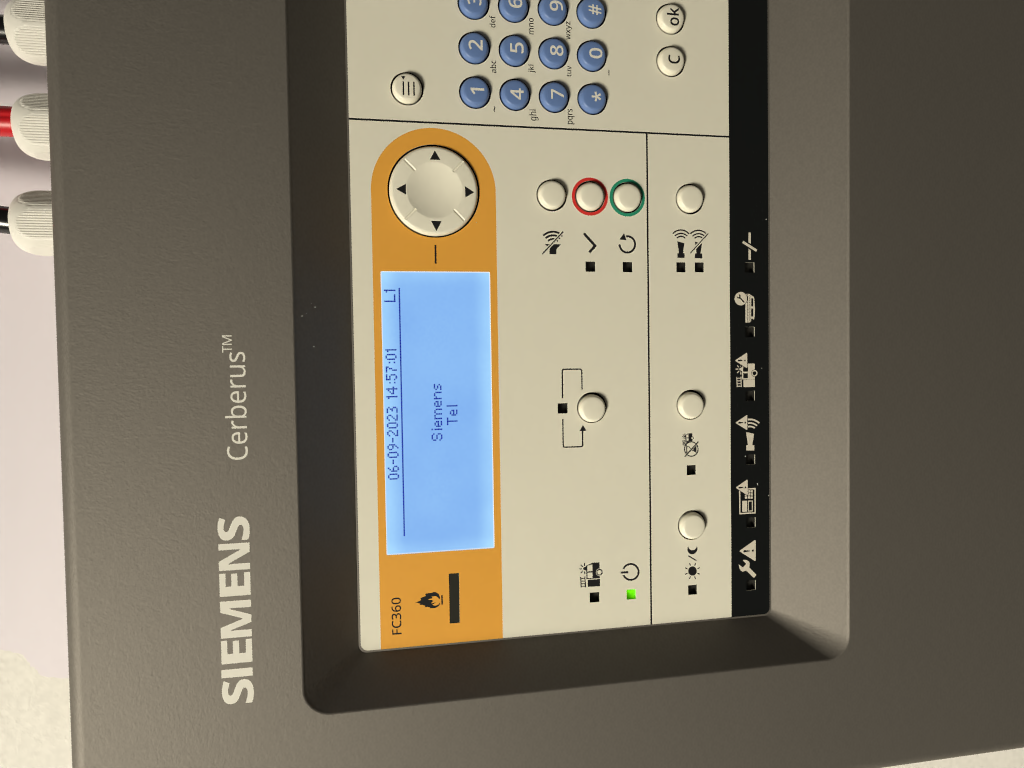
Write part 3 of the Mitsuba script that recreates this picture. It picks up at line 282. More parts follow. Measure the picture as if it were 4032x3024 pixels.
    'i_truck_alert': '7495,-16365 7485,-16357 7480,-16345 7479,-16333 7483,-16321 7795,-15796 7813,-15784 7826,-15784 7838,-15788 7848,-15799 8159,-16324 8163,-16342 8158,-16357 8147,-16368 8131,-16372 7510,-16369|7784,-15959 7809,-16140 7816,-16151 7828,-16153 7837,-16149 7842,-16140 7862,-15958 7860,-15947 7854,-15934 7844,-15923 7830,-15918 7816,-15918 7802,-15923 7794,-15931 7787,-15944|7859,-16257 7856,-16242 7848,-16229 7835,-16220 7820,-16217 7805,-16220 7792,-16229 7783,-16242 7780,-16257 7783,-16272 7792,-16285 7805,-16294 7820,-16297 7835,-16294 7848,-16285 7856,-16272;7447,-15982 7456,-15987 7470,-16001 7478,-16020 7479,-16034 7519,-16109 7523,-16109 7563,-16147 7516,-16227 7517,-16168 7313,-16167 7308,-16409 7512,-16410 7513,-16389 7571,-16389 7571,-16400 7628,-16389 7664,-16390 7674,-16414 7669,-16738 7646,-16752 7395,-16751 7397,-16733 7394,-16701 7384,-16670 7369,-16641 7348,-16616 7323,-16595 7294,-16580 7263,-16570 7231,-16567 7198,-16570 7167,-16580 7138,-16595 7113,-16616 7092,-16641 7077,-16670 7068,-16701 7064,-16733 7066,-16749 6964,-16749 6950,-16733 6963,-16130 6986,-16110 7331,-16109 7374,-16033 7378,-16011 7389,-15993 7406,-15982 7416,-15979 7426,-15978|7018,-16175 7014,-16402 7237,-16403 7241,-16170;7589,-15861 7619,-15896 7528,-15973 7498,-15938;7559,-16022 7593,-16054 7574,-16074 7540,-16042;7411,-15796 7457,-15796 7456,-15935 7410,-15935;7286,-16867 7259,-16875 7231,-16878 7203,-16875 7175,-16867 7150,-16853 7129,-16835 7111,-16814 7097,-16789 7089,-16761 7086,-16733 7089,-16705 7097,-16678 7111,-16653 7129,-16631 7150,-16613 7175,-16600 7203,-16592 7231,-16589 7259,-16592 7286,-16600 7311,-16613 7333,-16631 7351,-16653 7364,-16678 7372,-16705 7375,-16733 7372,-16761 7364,-16789 7351,-16814 7333,-16835 7311,-16853|7266,-16648 7231,-16641 7195,-16648 7165,-16668 7145,-16698 7138,-16733 7145,-16769 7165,-16799 7195,-16819 7231,-16826 7266,-16819 7296,-16799 7316,-16769 7323,-16733 7316,-16698 7296,-16668;7273,-15857 7364,-15954 7330,-15985 7239,-15888;7314,-16071 7177,-16076 7176,-16030 7312,-16025;6619,-15894 6616,-15853 6634,-15852 6634,-15850 6673,-15850 7079,-15826 7081,-15867 7034,-15870 7036,-16041 7092,-16039 7093,-16080 6617,-16098 6615,-16057 6636,-16056 6634,-15894|6996,-16043 6995,-15872 6916,-15877 6917,-16046|6792,-15884 6794,-16050 6878,-16047 6876,-15879|6675,-16055 6754,-16052 6753,-15887 6674,-15891;6612,-16755 6604,-16748 6601,-16738 6608,-16198 6611,-16190 6616,-16184 6626,-16181 6926,-16176 6935,-16178 6942,-16184 6945,-16194 6944,-16733 6942,-16741 6936,-16748 6927,-16751',
    'i_horn_alert': '4997,-16815 5054,-16692 5084,-16571 5091,-16395 5168,-16398 5161,-16582 5128,-16718 5065,-16852 4979,-16987 4914,-16945;4854,-16741 4895,-16655 4924,-16535 4924,-16396 4999,-16396 5000,-16544 4966,-16680 4920,-16778 4860,-16871 4797,-16831;4767,-16525 4762,-16397 4835,-16394 4841,-16533 4806,-16663 4749,-16759 4686,-16721 4737,-16634;3956,-16301 3960,-16391 4558,-16295 4458,-16702 3952,-16608 3940,-16703 3695,-16708 3711,-16304;4979,-15795 4989,-15790 5002,-15790 5012,-15795 5019,-15803 5324,-16321 5328,-16332 5327,-16343 5322,-16353 5314,-16360 5300,-16363 4678,-16365 4664,-16362 4654,-16352 4650,-16337 4654,-16321 4971,-15803|5028,-16255 5025,-16238 5016,-16224 5001,-16215 4985,-16211 4968,-16215 4954,-16224 4944,-16238 4941,-16255 4944,-16272 4954,-16286 4968,-16296 4985,-16299 5001,-16296 5016,-16286 5025,-16272|5007,-16150 5035,-15958 5028,-15938 5018,-15925 5003,-15918 4987,-15916 4971,-15921 4961,-15928 4954,-15938 4947,-15957 4968,-16146 4978,-16159 4994,-16160',
    'i_panel_alert': '2014,-15790 2026,-15786 2038,-15787 2056,-15799 2361,-16315 2366,-16327 2365,-16347 2359,-16358 2349,-16367 2334,-16371 1701,-16374 1684,-16369 1673,-16358 1669,-16333 1674,-16315 2003,-15801|1984,-15956 2007,-16146 2014,-16157 2027,-16160 2035,-16155 2040,-16146 2062,-15960 2060,-15949 2054,-15935 2044,-15925 2030,-15919 2019,-15918 2008,-15921 1996,-15929 1987,-15942|2059,-16258 2056,-16243 2048,-16230 2035,-16221 2019,-16218 2004,-16221 1991,-16230 1982,-16243 1979,-16258 1982,-16274 1991,-16287 2004,-16295 2019,-16298 2035,-16295 2048,-16287 2056,-16274;851,-16705 1906,-16705 1913,-16397 1977,-16396 1972,-16772 788,-16768 797,-15942 1891,-15931 1849,-15997 857,-16000;1876,-16480 1866,-16484 1785,-16484 1776,-16480 1771,-16470 1775,-16398 1884,-16397 1880,-16472;1873,-16610 1869,-16618 1860,-16622 1778,-16622 1769,-16618 1764,-16606 1768,-16524 1772,-16516 1783,-16511 1863,-16511 1873,-16514 1878,-16525;1737,-16478 1726,-16483 1645,-16483 1635,-16478 1631,-16468 1635,-16386 1639,-16376 1645,-16371 1652,-16388 1668,-16398 1744,-16398 1740,-16470;1733,-16610 1727,-16618 1720,-16621 1638,-16621 1628,-16617 1623,-16606 1628,-16524 1631,-16515 1642,-16510 1723,-16510 1732,-16514 1737,-16524;1646,-16317 1645,-16336 1624,-16336 1630,-16225 1678,-16225 1676,-16268;1605,-16236 1601,-16322 1595,-16332 1586,-16336 1501,-16335 1489,-16329 1486,-16320 1490,-16241 1495,-16231 1504,-16228 1591,-16225 1599,-16228;1594,-16477 1582,-16483 1501,-16482 1491,-16478 1487,-16467 1491,-16385 1496,-16375 1506,-16371 1586,-16372 1597,-16376 1601,-16387 1596,-16469;1593,-16522 1589,-16608 1583,-16618 1574,-16621 1494,-16620 1482,-16615 1479,-16605 1484,-16523 1489,-16512 1498,-16509 1580,-16510 1589,-16514;1402,-16335 893,-16332 900,-16087 1407,-16086;893,-16621 899,-16374 1403,-16376 1398,-16622|941,-16575 1354,-16573 1356,-16419 944,-16417',
    'i_alert': '-925,-15965 -912,-15956 -897,-15953 -884,-15957 -872,-15967 -446,-16694 -442,-16712 -447,-16738 -452,-16750 -462,-16758 -480,-16763 -1371,-16759 -1387,-16755 -1399,-16744 -1406,-16714 -1401,-16695|-868,-16613 -872,-16593 -884,-16576 -900,-16565 -920,-16561 -940,-16565 -957,-16576 -968,-16593 -972,-16613 -968,-16632 -957,-16649 -940,-16660 -920,-16664 -900,-16660 -884,-16649 -872,-16632|-901,-16456 -870,-16187 -878,-16163 -890,-16149 -907,-16139 -926,-16138 -944,-16143 -956,-16152 -965,-16163 -973,-16186 -946,-16452 -934,-16466 -916,-16468',
    'i_wrench': '-1325,-16095 -1315,-16153 -1325,-16260 -1363,-16356 -1424,-16421 -1515,-16452 -1604,-16448 -1678,-16419 -2057,-16784 -2197,-16661 -1831,-16279 -1822,-16214 -1861,-16150 -1855,-16075 -1800,-16000 -1717,-15947 -1616,-15915 -1506,-15905 -1675,-16108 -1512,-16274',
    'i_flame': '-2255,-2235 -1843,-2231 -1842,-2298 -2254,-2302;-2022,-1297 -1986,-1390 -1896,-1363 -1860,-1459 -1827,-1595 -1737,-1562 -1713,-1707 -1718,-1875 -1679,-1867 -1697,-2012 -1782,-2126 -1919,-2185 -2020,-2171 -1910,-2080 -1860,-2009 -1855,-1936 -1875,-1901 -1860,-1814 -1913,-1863 -1950,-1847 -1968,-1702 -2005,-1696 -2016,-1832 -2063,-1909 -2110,-1830 -2162,-1829 -2119,-2018 -2190,-1915 -2213,-1842 -2266,-1943 -2262,-2045 -2208,-2139 -2133,-2187 -2226,-2176 -2314,-2102 -2366,-1984 -2360,-1738 -2324,-1768 -2294,-1653 -2298,-1522 -2249,-1567 -2190,-1452 -2184,-1308 -2144,-1358 -2096,-1267 -2068,-1147',
    'i_loop': '7543,-7631 7559,-7640 7596,-7681 7606,-7743 7601,-8440 7586,-8503 7577,-8517 7539,-8549 7477,-8557 6680,-8561 6679,-8501 7473,-8497 7515,-8494 7530,-8479 7542,-8436 7546,-7745 7541,-7707 7523,-7688 7475,-7681 6335,-7676 6335,-7617 7478,-7621;4872,-8710 4876,-8560 4282,-8558 4225,-8549 4178,-8505 4164,-8430 4170,-7738 4184,-7669 4224,-7633 4293,-7619 5433,-7616 5433,-7675 4296,-7679 4250,-7687 4237,-7699 4229,-7741 4223,-8427 4232,-8476 4251,-8494 4288,-8499 4878,-8501 4880,-8396 5141,-8553',
    'i_dash': '12061,-2308 12061,-2233 12832,-2235 12832,-2309',
    'i_underscore': '20228,-9934 20227,-9891 20468,-9890 20468,-9933',
}


def outline(name):
    out = []
    for q in PRINT[name].split(';'):
        r = [[tuple(int(c) / 100 for c in t.split(',')) for t in ring.split()] for ring in q.split('|')]
        out.append(Polygon(r[0], r[1:]).buffer(0))
    return unary_union(out)


P = 'fire_alarm_panel'
labels[P] = {'label': 'dark grey wall-mounted fire alarm panel with recessed cream keypad face and lit blue display', 'category': 'control panel'}
WALL_N, H = -62.0, 18.0

# ------------------------------------------------------------------ the wall behind
put('wall', boxm(-1100, 1300, -1100, 1200, WALL_N - 60, WALL_N), 'wall_paint')
labels['wall'] = {'label': 'cream stippled painted wall behind the panel', 'kind': 'structure'}
edge = [(-45.8, 170.1), (-49.6, 161.0), (-57.8, 155.0), (-60.3, 153.5), (-60.8, 150.4), (-62.1, 144.6)]
pts = [(-42.0, 330), (-44.0, 260), (-41.0, 215), (-44.5, 186)] + edge + [(-61, 132), (-64, 118), (-58, 100), (-40, 92), (120, 88), (300, 95), (318, 130), (330, 220), (320, 330)]
dense = []
for a, b in zip(pts, pts[1:] + pts[:1]):
    n_ = max(1, int(math.dist(a, b) / 1.2))
    for k in range(n_):
        t = k / n_
        dense.append((a[0] + (b[0] - a[0]) * t + rng.normal(0, 0.28), a[1] + (b[1] - a[1]) * t + rng.normal(0, 0.28)))
put('wall__filler_patch', slab(Polygon(dense).buffer(0).buffer(0.3), WALL_N - 1, WALL_N + 0.2), 'filler', label='smooth lilac white filler patch around the cables')

# ------------------------------------------------------------------ housing: box, front cover with a recess, inner lip
OX0, OX1, OZ0, OZ1 = -111.0, 322.0, -345.0, 117.0
RX0, RX1, RZ0, RZ1 = -55.4, 268.0, -202.6, 32.9          # edge of the recess on the front face
FX0, FX1, FZ0, FZ1 = -39.2, 252.0, -174.55, 11.35        # the operating foil
rings = [(rrect(OX0 + 3, OX1 - 3, OZ0 + 3, OZ1 - 3, 9), WALL_N + 0.5), (rrect(OX0 + 0.6, OX1 - 0.6, OZ0 + 0.6, OZ1 - 0.6, 11), 2.0)]
for t in np.linspace(0, 90, 9):                           # rolled outer edge
    c, s = math.cos(math.radians(t)), math.sin(math.radians(t))
    i = 6.2 * (1 - c)
    rings.append((rrect(OX0 + i, OX1 - i, OZ0 + i, OZ1 - i, 12 - i), H - 6.2 + 6.2 * s))
for t in np.linspace(0, 1, 5):                            # slight break of the inner edge
    rings.append((rrect(RX0 - 1.1 + 1.3 * t, RX1 + 1.1 - 1.3 * t, RZ0 - 1.1 + 1.3 * t, RZ1 + 1.1 - 1.3 * t, 11.0 - 1.0 * t), H - 0.9 * t * t))
L = 0.75
rings.append((rrect(FX0 - L, FX1 + L, FZ0 - L, FZ1 + L, 3.4), 0.10))
put(P + '__cover', loft(rings), 'coat', smooth=30)
lip = [(rrect(FX0 - L, FX1 + L, FZ0 - L, FZ1 + L, 3.4), 0.10), (rrect(FX0 - L + 0.08, FX1 + L - 0.08, FZ0 - L + 0.08, FZ1 + L - 0.08, 3.35), 0.14), (rrect(FX0, FX1, FZ0, FZ1, 3.0), 0.14), (rrect(FX0, FX1, FZ0, FZ1, 3.0), -3.4)]
put(P + '__cover__lip', loft(lip), 'coat_smooth', smooth=30)
put(P + '__cover__maker_lettering', sheet(outline('t_maker'), H + 0.07), 'white_print', label='bold white capital lettering on the cover above the recess')
put(P + '__cover__series_lettering', sheet(outline('t_word'), H + 0.07), 'white_print', label='thin white lettering on the cover')
put(P + '__back_box', boxm(OX0 + 4, OX1 - 4, OZ0 + 4, OZ1 - 4, WALL_N + 0.2, -8), 'black_plastic')

# ------------------------------------------------------------------ faceplate: foil with real holes over a black carrier
BR = 6.75
number_keys = [(c, 191.75 + 18.27 * (k % 3), -40.45 - 17.02 * (k // 3)) for k, c in enumerate('123456789*0#')]
plain = {'mute': (150.15, -72.9), 'acknowledge': (150.1, -89.95), 'reset': (150.1, -106.95), 'sounder': (150.3, -136.3), 'loop': (58.8, -89.7), 'delay': (58.75, -135.95), 'day_night': (4.4, -136.1)}
marked = {'menu': (191.75, -12.3), 'C': (210.0, -127.7), 'ok': (228.35, -127.7)}
PADC, PADR = (150.45, -22.6), 19.1
wells = {'acknowledge': (120.0, -89.8), 'reset': (120.0, -106.8), 'sounder': (120.15, -131.85), 'sounder_off': (120.2, -140.7), 'brigade': (-24.8, -89.95), 'power': (-24.85, -107.0),
         'delay': (29.35, -136.15), 'day': (-25.1, -136.3), 'loop': (58.9, -76.55)}
strip_wells = [(120.3, -165.15), (91.1, -165.15), (62.0, -165.1), (32.9, -165.15), (3.85, -165.2), (-25.2, -165.15)]
LCD = box(0.0, -45.55, 117.4, 0.0).buffer(-0.6).buffer(0.6)
SLOT = box(-30.85, -30.07, -9.55, -25.77)
holes = [Point(x, z).buffer(BR, quad_segs=16) for _, x, z in number_keys] + [Point(*c).buffer(BR, quad_segs=16) for c in (*plain.values(), *marked.values())]
holes += [Point(*PADC).buffer(PADR, quad_segs=32), LCD, SLOT]
holes += [box(x - 2.2, z - 2.2, x + 2.2, z + 2.2).buffer(-0.25).buffer(0.25) for x, z in wells.values()] + [box(x - 2.3, z - 2.3, x + 2.3, z + 2.3).buffer(-0.25).buffer(0.25) for x, z in strip_wells]
HOLES = unary_union(holes)
face = Polygon(rrect(FX0, FX1, FZ0, FZ1, 3.0))
put(P + '__faceplate', slab(face.difference(HOLES), -0.45, 0.0), 'foil')
orange = unary_union([box(FX0, -48.53, 150.5, 3.13), Point(150.5, -22.7).buffer(25.83, quad_segs=40)]).intersection(face).difference(HOLES)
put(P + '__faceplate__orange_field', sheet(orange, 0.03), 'orange_print', label='orange printed field around the display with a round end')
strip = box(FX0, FZ0, FX1, -155.35).intersection(face).difference(HOLES)
put(P + '__faceplate__indicator_strip', sheet(strip, 0.03), 'strip_print', label='black printed strip of indicator symbols along the lower edge')
put(P + '__faceplate__dividing_line', sheet(box(178.09, -155.35, 178.87, FZ1).intersection(face), 0.03), 'dark_print')
put(P + '__faceplate__dividing_line', sheet(box(FX0, -116.65, 178.09, -115.87).intersection(face), 0.03), 'dark_print')
for c, m, lb in (((150.1, -89.95), 'red_print', 'red ring printed around a button'), ((150.1, -106.95), 'green_print', 'green ring printed around a button')):
    put(P + '__faceplate__button_ring', sheet(Point(*c).buffer(8.15, quad_segs=24).difference(Point(*c).buffer(BR + 0.02, quad_segs=16)), 0.03), m, label=lb)
dark = {'mute': ('mute_symbol', 'crossed-out loudspeaker symbol'), 'check': ('tick_symbol', 'tick symbol'), 'reset': ('reset_symbol', 'circular arrow symbol'), 'horn': ('sounder_symbol', 'sounding horn symbol'),
        'horn_off': ('sounder_off_symbol', 'crossed-out horn symbol'), 'truck': ('fire_engine_symbol', 'black fire engine symbol'), 'power': ('power_symbol', 'power symbol above the green light'),
        'moon': ('moon_symbol', None), 'slash': ('slash_mark', None), 'sun': ('sun_symbol', None), 'truck_timer': ('delay_symbol', 'fire engine with crossed-out hourglass symbol'),
        'flame': ('flame_symbol', 'black flame symbol on orange'), 'loop': ('loop_arrow', 'square loop arrow around a button'), 'dash': ('marker_line', None), 'underscore': ('key_lettering', None)}
for k, (nm, lb) in dark.items():
    put(P + '__faceplate__' + nm, sheet(outline('i_' + k), 0.07), 'dark_print', label=lb)
put(P + '__faceplate__model_lettering', sheet(outline('t_model'), 0.07), 'dark_print', label='dark lettering FC360 on the orange field')
for k in ('tilde', 'abc', 'def', 'ghi', 'jkl', 'mno', 'pqrs', 'tuv', 'wxyz'):
    put(P + '__faceplate__key_lettering', sheet(outline('t_' + k), 0.07), 'dark_print')
for k, nm, lb in (('disconnect', 'disconnection_symbol', 'broken line symbol on the black strip'), ('detector', 'detector_fault_symbol', 'white detector and wrench symbol'), ('truck_alert', 'transmission_fault_symbol', 'white fire engine and warning triangle'),
                  ('horn_alert', 'sounder_fault_symbol', 'white horn and warning triangle'), ('panel_alert', 'system_fault_symbol', 'white panel and warning triangle'), ('alert', 'warning_symbol', 'white warning triangle'), ('wrench', 'wrench_symbol', 'white wrench symbol')):
    put(P + '__faceplate__' + nm, sheet(outline('i_' + k), 0.07), 'pale_print', label=lb)
put(P + '__carrier', boxm(FX0 - 0.1, FX1 + 0.1, FZ0 - 0.1, FZ1 + 0.1, -6.0, -3.4), 'black_plastic')

# ------------------------------------------------------------------ buttons
cap = [(0, 2.75), (1.8, 2.735), (3.4, 2.69), (4.5, 2.60), (5.0, 2.45), (5.35, 2.14), (5.55, 1.72), (5.8, 1.0), (6.0, 0.3), (6.08, -0.4), (6.1, -3.3), (0, -3.3)]
capm = lathe(cap)
base_blue = None
for c, x, z in number_keys:
    if base_blue is None:
        base_blue = put(P + '__number_button', moved(capm, x, z), 'cap_blue', smooth=32)
        bx, bz = x, z
        k = base_blue
    else:
        k = again(base_blue, P + '__number_button', x - bx, z - bz)
    labels[k] = {'label': {'*': 'blue button with white asterisk', '#': 'blue button with white hash sign'}.get(c, f'blue button with white {c}')}
    put(k + '__digit', sheet(outline('t_digit_' + c), 2.82), 'white_print')
base_white = None
ox = {'mute': (0.15, 0.0), 'acknowledge': (0.0, -0.1), 'reset': (0.05, -0.1), 'sounder': (0.1, 0.05), 'loop': (-0.3, 0.0), 'delay': (-0.25, 0.05), 'day_night': (-0.2, -0.1)}
say = {'mute': 'cream button below the crossed-out loudspeaker', 'acknowledge': 'cream button inside the red ring', 'reset': 'cream button inside the green ring', 'sounder': 'cream button next to the two horn symbols',
       'loop': 'cream button beside the square loop arrow', 'delay': 'cream button next to the fire engine and hourglass', 'day_night': 'cream button next to the moon and sun'}
for nme, (x, z) in plain.items():
    x, z = x + ox[nme][0], z + ox[nme][1]
    if base_white is None:
        base_white = put(P + '__function_button', moved(capm, x, z), 'cap_white', smooth=32, label=say[nme])
        wx, wz = x, z
    else:
        again(base_white, P + '__function_button', x - wx, z - wz, say[nme])
for nme, (x, z) in marked.items():
    k = again(base_white, P + '__function_button', x - wx, z - wz, {'menu': 'cream button with menu lines', 'C': 'cream button marked C', 'ok': 'cream button marked ok'}[nme])
    put(k + '__marking', sheet(outline('i_menu' if nme == 'menu' else 't_' + nme), 2.82), 'dark_print')

# navigation pad: ring with a dish, four grooves, four arrows
prof = []
for r in np.linspace(0, 11.2, 15):
    prof.append((r, 0.35 + 1.65 * (r / 11.2) ** 2))
prof += [(11.45, 2.06), (11.8, 2.10), (14.0, 2.06), (16.6, 1.98), (17.2, 1.88), (17.7, 1.6), (18.05, 1.1), (18.3, 0.3), (18.4, -0.4), (18.4, -3.3), (0, -3.3)]
pad = solid(lathe(prof, 128))
for a in (45, 135, 225, 315):
    g = m3.Manifold.cylinder(6.2, 0.62, 0.62, 20).rotate([0, 90, 0]).translate([11.0, 0, 2.2]).rotate([0, 0, a])
    pad = pad - g
padm = tri(pad)
PK = put(P + '__navigation_pad', moved(padm, *PADC), 'cap_white', smooth=28, label='large round cream four-way pad with hollow centre')
for d in ('up', 'down', 'left', 'right'):
    put(PK + '__arrow', sheet(outline('i_arrow_' + d), 2.13), 'dark_print')

# ------------------------------------------------------------------ indicator wells
def well(s, n0=-3.0):
    g = box(-s, -s, s, s).buffer(-0.22).buffer(0.22)
    ring = g.buffer(0.5).difference(g.buffer(-0.03))
    return trimesh.util.concatenate([slab(ring, n0, -0.46), slab(g.buffer(0.45), n0 - 0.3, n0)])


wm, first = well(2.2), None
for nme, (x, z) in wells.items():
    if nme == 'power':
        continue
    if first is None:
        first = put(P + '__indicator', moved(wm, x, z), 'well_plastic')
        fx, fz = x, z
    else:
        again(first, P + '__indicator', x - fx, z - fz)
first = None
ws = well(2.3)
for x, z in strip_wells:
    if first is None:
        first = put(P + '__indicator', moved(ws, x, z), 'well_plastic')
        fx, fz = x, z
    else:
        again(first, P + '__indicator', x - fx, z - fz)
GX, GZ = wells['power']
gk = put(P + '__indicator', moved(well(2.2), GX, GZ), 'well_green', label='square indicator glowing green')


def green_light(p, n, uv):                                # the lit chip sits off-centre behind a faceted light guide
    x, z = p.x * 1000 - GX, p.z * 1000 - GZ
    a = smoothstep(-2.6, 1.2, x * 0.75 - z * 0.55)
    f = 0.75 + 0.5 * noise(x * 1.3 + 3, z * 1.3)
    return mix((0.02, 0.10, 0.0), (0.17, 1.00, 0.0), a) * f


k = gk + '__light_guide'
put(k, moved(sheet(box(-2.15, -2.15, 2.15, 2.15), -1.4), GX, GZ), 'lens_dark', emitter={'type': 'area', 'sampling_weight': 0.03, 'radiance': proc(green_light)})

# ------------------------------------------------------------------ alarm slot window
put(P + '__alarm_window', slab(SLOT, -0.75, -0.25), 'filter_dark', label='long dark slot window beside the flame')

# ------------------------------------------------------------------ display
def backlight(p, n, uv):
    x, z = p.x * 1000, p.z * 1000
    u, v = x / 117.4, z / -45.55                          # 0..1 from left, from top
    side = smoothstep(0.82, 1.0, v) * (0.55 + 0.45 * noise(x * 0.11 + 2.5, 0.5))
    top = smoothstep(0.20, 0.0, v)
    ends = smoothstep(0.06, 0.0, u) + 0.8 * smoothstep(0.94, 1.0, u)
    g = 0.55 * fbm(x * 0.05, z * 0.05) + 0.15 * noise(x * 1.2, z * 1.2)
    k = 0.8 * side + 0.65 * top + 0.35 * ends + 0.55 * g
    c = mix((0.198, 0.42, 0.86), (0.37, 0.68, 1.0), k)
    e = smoothstep(0.55, 0.2, mikit.dr.minimum(mikit.dr.minimum(x, 117.4 - x), mikit.dr.minimum(-z, 45.55 + z)))
    return mix(c, (0.80, 0.82, 0.88), e * 0.8)


put(P + '__display', sheet(box(-0.3, -45.85, 117.7, 0.3), -0.47), 'black_plastic', label='lit blue dot-matrix display showing date and time', emitter={'type': 'area', 'sampling_weight': 0.08, 'radiance': proc(backlight)})
FONT = {'0': '.##. #..# #..# #..# #..# #..# .##.', '1': '.# ## .# .# .# .# .#', '2': '.##. #..# ...# ..#. .#.. #... ####', '3': '###. ...# ..#. .##. ...# ...# ###.',
        '4': '...#. ..##. .#.#. #..#. ##### ...#. ...#.', '5': '#### #... ###. ...# ...# #..# .##.', '6': '..#. .#.. #... ###. #..# #..# .##.', '7': '#### ...# ..#. ..#. .#.. .#.. .#..',
        '9': '.##. #..# #..# .### ...# ..#. .#..', '-': '... ... ... ### ... ... ...', ':': '. . # . . # .', 'L': '#.... #.... #.... #.... #.... #.... #####', 'S': '.###. #...# #.... .###. ....# #...# .###.',
        'T': '##### ..#.. ..#.. ..#.. ..#.. ..#.. ..#..', 'i': '# . # # # # #', 'e': '.... .... .##. #..# #### #... .###', 'm': '....... ....... ###.##. #..#..# #..#..# #..#..# #..#..#',
        'n': '..... ..... #.##. ##..# #...# #...# #...#', 's': '.... .... .### #... .##. ...# ###.', 'l': '# # # # # # #'}
lines = {'date_lettering': [(0, 0, '0'), (5, 0, '6'), (10, 0, '-'), (14, 0, '0'), (19, 0, '9'), (24, 0, '-'), (28, 0, '2'), (33, 0, '0'), (38, 0, '2'), (43, 0, '3')],
         'time_lettering': [(52, 0, '1'), (55, 0, '4'), (62, 0, ':'), (64, 0, '5'), (69, 0, '7'), (75, 0, ':'), (77, 0, '0'), (82, 0, '1')],
         'level_lettering': [(114, 0, 'L'), (120, 0, '1')],
         'message_lettering': [(24, 28, 'S'), (31, 28, 'i'), (33, 28, 'e'), (38, 28, 'm'), (46, 28, 'e'), (51, 28, 'n'), (57, 28, 's'), (34, 38, 'T'), (40, 38, 'e'), (46, 38, 'l')]}


def dots(cells):
    d = 0.295
    v = np.vstack([[[31.66 + 0.6440 * c + sx * d, -1.60 - 0.655 * r + sz * d, -0.40] for sx, sz in ((-1, -1), (1, -1), (1, 1), (-1, 1))] for c, r in cells])
    f = np.vstack([[[4 * i, 4 * i + 1, 4 * i + 2], [4 * i, 4 * i + 2, 4 * i + 3]] for i in range(len(cells))])
    return trimesh.Trimesh(v, f, process=False)


for nm, chars in lines.items():
    cells = [(c0 + c, r0 + r) for c0, r0, ch in chars for r, row in enumerate(FONT[ch].split()) for c, b in enumerate(row) if b == '#']
    put(P + '__display__' + nm, dots(cells), 'ink_blue')
put(P + '__display__rule', dots([(c, 9) for c in range(-37, 123)]), 'ink_blue')

# ------------------------------------------------------------------ lint and dust on the face and in the recess
specks = []
for x, z, n, r in [(34.5, -162.6, 0.1, 0.42), (21.6, -168.5, 0.1, 0.42), (21.1, -168.7, 0.1, 0.3), (15.9, -174.2, 0.1, 0.4), (142.2, -173.5, 0.1, 0.36), (74.6, -171.0, 0.1, 0.25), (138.0, -40.0, 0.1, 0.3)]:
    specks.append((x, z, n, r))
for x, z, r in [(98.3, 30.5, 0.3), (101.9, 25.8, 0.34), (86.6, 26.6, 0.34), (103.2, 27.0, 0.22), (99.4, 29.0, 0.2)]:
    t = (RZ1 - z) / (RZ1 - FZ1 - L)
    specks.append((x, z, H - 17.45 * t + 0.2, r))
bits = []
for x, z, n, r in specks:
    s = trimesh.creation.icosphere(subdivisions=1, radius=0.75 * r)
    s.apply_scale([1.0, 0.7, 0.5])
    s.apply_transform(trimesh.transformations.rotation_matrix(random.uniform(0, 3), [0, 0, 1]))
    s.apply_translation([x, z, n])
    bits.append(s)
k = put(P + '__lint', trimesh.util.concatenate(bits), 'lint', smooth=True)
labels[k] = {'label': 'white specks of lint', 'kind': 'stuff'}

# ------------------------------------------------------------------ cable glands on the top face, and their cables
GN = -25.0


def gland_mesh(spin):
    """Dome nut standing on z = 0: lathe body, six flats, ribs on most of them."""
    R, hgt = 13.0, 40.0
    pr_ = [(0, 0), (R, 0), (R, hgt - 10.6)]
    for t in np.linspace(0, 1, 14)[1:]:
        a = t * math.pi / 2
        pr_.append((7.2 + (R - 7.2) * math.cos(a), hgt - 10.6 + 10.4 * math.sin(a)))
    pr_ += [(6.4, hgt), (0, hgt)]
    body = solid(lathe(pr_, 96))
    ribs = None
    d = R * math.cos(math.radians(27))
    for q in range(6):
        cut = m3.Manifold.cube([6, 14, 60], True).translate([d + 3 + (0.9 if q == 3 else 0), 0, 20]).rotate([0, 0, 60 * q])
        body_cut = body - cut
        if q != 3:
            for j in range(-5, 6):
                y = j * 1.02
                rod = m3.Manifold.cylinder(44, 0.40, 0.40, 8).translate([d + 0.10, y, 2])
                cl = rod.rotate([0, 0, 60 * q]) ^ (body - m3.Manifold.cylinder(60, d - 0.3, d - 0.3, 64))
                ribs = cl if ribs is None else ribs + cl
        body = body_cut
    return tri((body + ribs).rotate([0, 0, spin]))


def stand(mesh, x, z, n):
    """From an upright mesh (axis z) to one whose axis runs up the wall at (x, n), its foot at height z."""
    m = mesh.copy()
    v = np.asarray(mesh.vertices)
    m.vertices = np.c_[x + v[:, 0], z + v[:, 2], n - v[:, 1]]
    return m


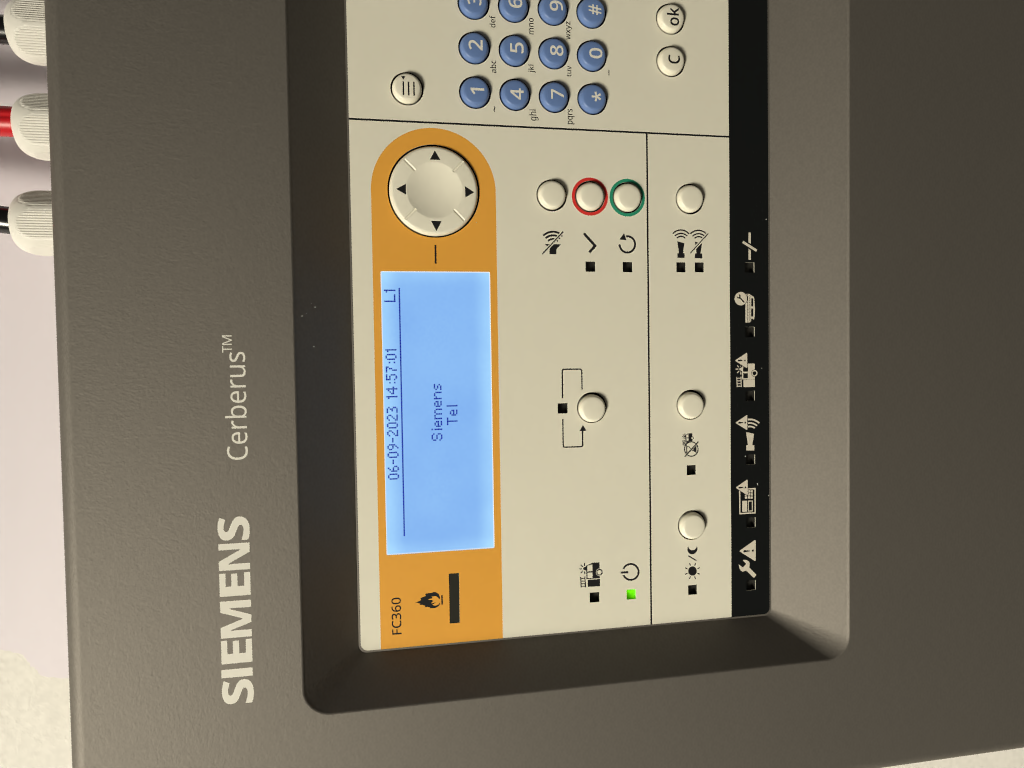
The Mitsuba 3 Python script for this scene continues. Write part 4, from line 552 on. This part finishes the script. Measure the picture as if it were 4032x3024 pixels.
glands = [(214.9, 142.0, -10, 'cream cable gland at the right end of the row, holding a black cable'), (176.8, 140.9, 10, 'cream cable gland in the middle, holding the red cable'), (138.3, 143.2, 19, 'cream cable gland nearest the lettering corner, holding a black cable')]
for x, top, spin, lb in glands:
    k = put(P + '__cable_gland', stand(gland_mesh(spin), x, top - 40, GN), 'gland_plastic', smooth=28, label=lb)
    put(k + '__collar', stand(lathe([(0, 0), (15.5, 0), (15.5, 6), (0, 6)], 6), x, top - 45, GN), 'gland_plastic')


def cable_mesh(path, r, ridge=None):
    p = np.array(path, float)
    t = np.gradient(p, axis=0)
    t /= np.linalg.norm(t, axis=1, keepdims=True)
    v, n = [], 48
    for q, d in zip(p, t):
        a = np.cross(d, [0, 0, 1.0])
        a /= np.linalg.norm(a)
        b = np.cross(a, d)
        for j in range(n):
            w = 2 * math.pi * j / n
            rr = r * (1 - (0.13 * math.exp(-((w - ridge) / 0.13) ** 2) if ridge else 0))
            v.append(q + rr * (math.cos(w) * a + math.sin(w) * b))
    f = []
    for i in range(len(p) - 1):
        for j in range(n):
            a, b = i * n + j, i * n + (j + 1) % n
            f += [[a, a + n, b], [b, a + n, b + n]]
    return trimesh.Trimesh(np.array(v), np.array(f), process=False)


def bow(x0, z0, dx, n=40, length=420):
    return [(x0 + dx * (i / n * length / 4) + 6 * dx * (i / n) ** 2, z0 + length * i / n, GN - 4 * (i / n)) for i in range(n + 1)]


put('electrical_cable', cable_mesh(bow(214.9, 120, -0.02), 5.5), 'sheath_black', smooth=True)
labels['electrical_cable'] = {'label': 'glossy black cable in the gland at the far right end of the row', 'category': 'cable'}
put('electrical_cable', cable_mesh(bow(178.4, 120, 0.03), 5.85, ridge=1.46), 'sheath_red', smooth=True)
labels['electrical_cable_001'] = {'label': 'red cable entering the middle gland on top of the panel', 'category': 'cable'}
put('electrical_cable', cable_mesh(bow(136.4, 120, 0.45), 5.4), 'sheath_black', smooth=True)
labels['electrical_cable_002'] = {'label': 'slanting black cable in the gland nearest the bold white lettering', 'category': 'cable'}
